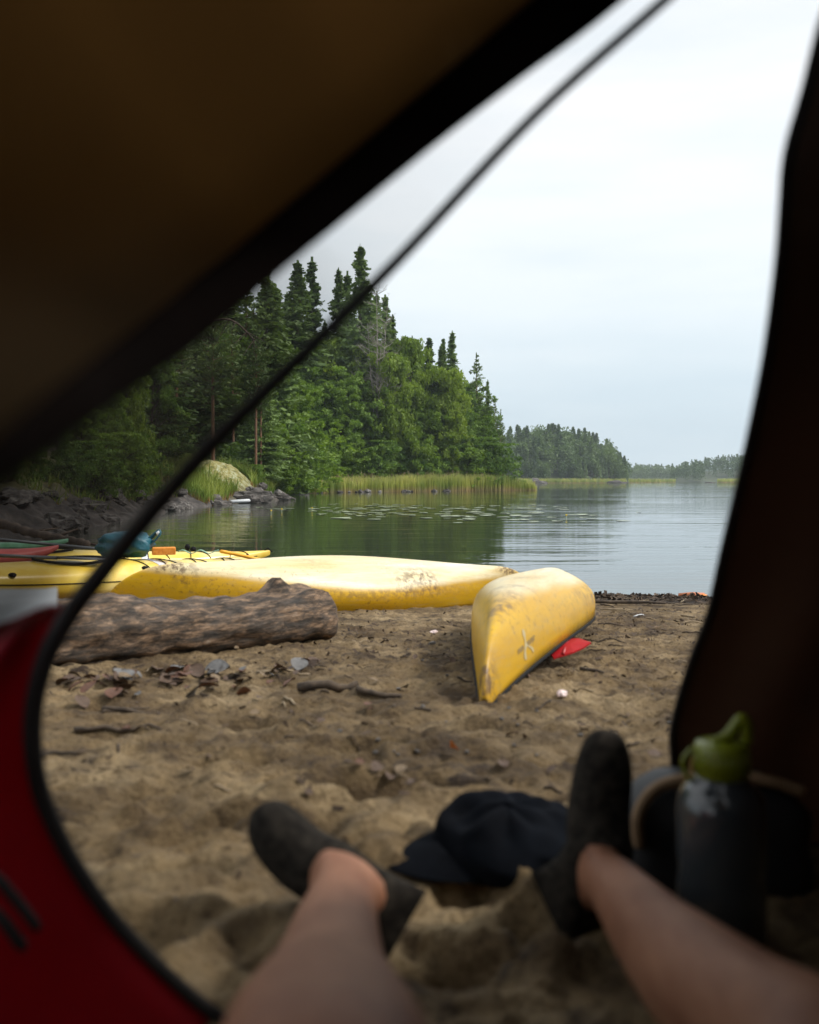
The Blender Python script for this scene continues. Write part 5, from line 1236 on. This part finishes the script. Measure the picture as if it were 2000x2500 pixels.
# door zipper
zp = [(1990, -330, .86, .0034), (1623, 0, .88, .0034), (1310, 278, .90, .0036), (997, 609, .92, .0042), (812, 795, .93, .0052), (649, 955, .94, .0064), (499, 1105, .95, .0074), (348, 1275, .96, .0082), (243, 1405, .97, .009), (174, 1496, .98, .0092), (116, 1600, .99, .0092), (85, 1716, 1.0, .0088), (82, 1832, 1.01, .008), (105, 1948, 1.03, .0075), (168, 2087, 1.05, .007), (262, 2226, 1.07, .0065), (380, 2353, 1.09, .006), (499, 2458, 1.11, .006), (640, 2560, 1.13, .006)]
ZP = catmull([tl(W(*z_[:3])) for z_ in zp], 6); ZR = list(np.interp(np.linspace(0, len(zp)-1, len(ZP)), range(len(zp)), [z_[3] for z_ in zp]))
mb = MB(); mb.tube(ZP, [r_*(1.35+.5*max(0, 1-i_/30)) for i_, r_ in enumerate(ZR)], 10, flat=.8); zo = mb.build('door_zipper', black, tent)
mb = MB(); z0_ = ZP[24]; mb.tube([z0_+Vector((.004, -.008, 0)), z0_+Vector((.006, -.01, -.014))], .0035, 6); mb.build('zip_slider', black, zo)
# netting between hem and zipper
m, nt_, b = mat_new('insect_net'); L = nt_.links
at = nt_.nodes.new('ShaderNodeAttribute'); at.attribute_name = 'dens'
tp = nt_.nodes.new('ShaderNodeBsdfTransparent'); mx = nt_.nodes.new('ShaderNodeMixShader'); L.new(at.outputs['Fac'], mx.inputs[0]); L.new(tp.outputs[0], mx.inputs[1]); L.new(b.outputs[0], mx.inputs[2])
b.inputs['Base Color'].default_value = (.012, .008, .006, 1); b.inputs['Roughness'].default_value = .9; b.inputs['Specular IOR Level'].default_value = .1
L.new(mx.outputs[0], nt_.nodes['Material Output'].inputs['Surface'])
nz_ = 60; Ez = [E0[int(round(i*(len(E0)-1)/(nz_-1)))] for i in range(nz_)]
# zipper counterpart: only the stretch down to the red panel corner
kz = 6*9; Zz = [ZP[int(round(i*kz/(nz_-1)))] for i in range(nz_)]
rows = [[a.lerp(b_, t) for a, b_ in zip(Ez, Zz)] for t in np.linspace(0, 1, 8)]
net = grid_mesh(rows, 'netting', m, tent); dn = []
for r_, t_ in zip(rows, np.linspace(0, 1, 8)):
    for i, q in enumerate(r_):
        u_ = i/(nz_-1); k_ = 1-.62*max(0, min(1, (u_-.72)/.15))*max(0, min(1, (t_-.45)/.3)); dn.append(float(np.interp(u_, [0, .22, .36, .50, .70, 1], [.02, .05, .24, .54, .78, .86]))*k_)  # net veil, its opacity also graded to stand in for dimness beside the hem
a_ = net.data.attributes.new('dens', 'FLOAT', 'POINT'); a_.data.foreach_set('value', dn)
# red side panel left of the zipper, below the netting
Zr = ZP[kz:]; n_ = len(Zr)
topc = [Zr[0]+Vector((0, 0, .004)), tl(W(118, 1485, .985)), tl(W(60, 1508, .99)), tl(W(0, 1530, 1.0)), tl(W(-250, 1600, 1.0)), tl(W(-900, 1760, .98))]
rows = []
for i, q in enumerate(Zr):
    t = i/(n_-1); left = Vector((-1.0, .75-.15*t, .45*(1-t)-.05*t)); 
    row = []
    for j, s in enumerate(np.linspace(0, 1, 16)):
        if i == 0: p_ = catmull(topc, 4)[min(16, int(s*16))]
        else: p_ = q.lerp(left, s)+Vector((0, .03*math.sin(s*7+t*5)*s, 0))
        row.append(p_)
    rows.append(row)
T0 = catmull(topc, 4)[:17][:16]
for i in range(len(rows)):
    t = i/(n_-1)
    bot = [ZP[-1].lerp(Vector((-1.0, .6, -.06)), s) for s in np.linspace(0, 1, 16)]
    z0_ = Zr[i]
    for j in range(16):
        s = j/15; top_ = T0[j]; base_ = bot[j]; p_ = top_.lerp(base_, t); dz = z0_-Zr[0].lerp(ZP[-1], t); rows[i][j] = p_+dz*(1-s)**1.3+Vector((0, .015*math.sin(s*11+t*6), 0))*min(1, s*4)
grid_mesh(rows, 'red_panel', redf, tent, thick=.001)
mb = MB(); mb.tube(T0, .0035, 6); mb.build('red_panel_hem', redf, tent)
mb = MB()
mb.tube(catmull([tl(W(95, 2270, .95)), tl(W(40, 2200, .94)), tl(W(-20, 2140, .93)), tl(W(-60, 2190, .93)), tl(W(0, 2240, .93)), tl(W(60, 2320, .94))], 5), [.003]+[.006]*24+[.003], 6)
mb.build('guy_loop', black, tent)
rows = [[tl(W(px, py, d)) for px in (-400, -200, 0, 60, 110, 140)] for (py, d) in ((1438, 2.35), (1470, 2.15), (1520, 1.95), (1600, 1.75))]
for r_ in rows:
    r_[-1].z += .004
grid_mesh(rows, 'pale_side_flap', greyf, tent, thick=.001)
# right door panel
rd = [(2090, -420, .90), (2040, -60, .90), (2000, 70, .91), (1960, 228, .92), (1918, 378, .93), (1907, 505, .95), (1896, 649, .98), (1867, 865, 1.05), (1832, 1043, 1.12), (1803, 1171, 1.18), (1762, 1345, 1.27), (1728, 1496, 1.36), (1681, 1623, 1.46), (1640, 1770, 1.6), (1640, 1850, 1.72), (1650, 1980, 1.80), (1680, 2140, 1.86)]
RE_ = catmull([tl(W(*e_)) for e_ in rd], 4); n_ = len(RE_); rows = []
for i, q in enumerate(RE_):
    t = i/(n_-1); c1 = Vector((1.02, q.y*.97, q.z)); c2 = Vector((1.02, -.7, q.z*.95)); row = []
    top_ = max(0, 1-i/12)
    for s in np.linspace(0, 1, 24): 
        p_ = q.lerp(c1, s); p_.y += (.012+.020*t)*math.sin(s*(1.02-q.x)*26+t*1.5)*min(1, s*10)*(.6+.4*math.sin(t*9+s*3)); row.append(p_)
    for s in np.linspace(0, 1, 6)[1:]: row.append(c1.lerp(c2, s))
    rows.append(row)
grid_mesh(rows, 'door_panel', brown, tent, thick=.0015)
mb = MB(); mb.tube([p_+Vector((.003, 0, 0)) for p_ in RE_], .006, 8); mb.build('door_hem', black, tent)
# roof cover, back wall, left wall
apexR = RE_[0]; apexL = E0[0]
rows = [[apexL.lerp(apexR, s)+Vector((0, .0, .02*s)) for s in (0, .5, 1)]+[Vector((1.02, .88, apexR.z))], [Vector((.55, -.7, 1.16)), Vector((.7, -.7, 1.16)), Vector((.85, -.7, 1.16)), Vector((1.02, -.7, 1.16))]]
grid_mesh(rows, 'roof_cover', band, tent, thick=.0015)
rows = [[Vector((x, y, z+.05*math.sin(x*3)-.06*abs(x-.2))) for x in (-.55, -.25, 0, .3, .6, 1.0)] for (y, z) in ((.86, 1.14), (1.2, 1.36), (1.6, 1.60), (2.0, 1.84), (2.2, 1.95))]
grid_mesh(rows, 'added_shade_awning', band, tent, thick=.0015)  # extra canopy out of view, added only to shade the sand at the door
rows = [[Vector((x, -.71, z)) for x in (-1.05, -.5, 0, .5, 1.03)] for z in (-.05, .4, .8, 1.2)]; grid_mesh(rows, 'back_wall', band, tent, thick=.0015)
rows = [[Vector((-1.02, y, z)) for y in (-.7, -.2, .3, .75)] for z in (-.06, .25, .5)]; grid_mesh(rows, 'side_wall', redf, tent, thick=.0015)
tag(tent, 'dark tent framing the view, with olive roof, brown right door and red lower left panel', 'tent')

# ------------------------------------------------------------------ haze
mb = MB(); mb.box((150, 960, 59), (2400, 2100, 124)); hz = mb.build('haze', None, smooth=False)
m = bpy.data.materials.new('haze'); m.use_nodes = True; nt_ = m.node_tree; nt_.nodes.clear(); o_ = nt_.nodes.new('ShaderNodeOutputMaterial'); pv = nt_.nodes.new('ShaderNodeVolumePrincipled'); pv.inputs['Color'].default_value = (.80, .90, .98, 1); pv.inputs['Density'].default_value = .00026; pv.inputs['Anisotropy'].default_value = .2
nt_.links.new(pv.outputs[0], o_.inputs['Volume']); hz.data.materials.append(m); tag(hz, kind='stuff', label='thin pale air over the lake that fades the far shores', cat='haze')
print('objects', len(sc.objects))
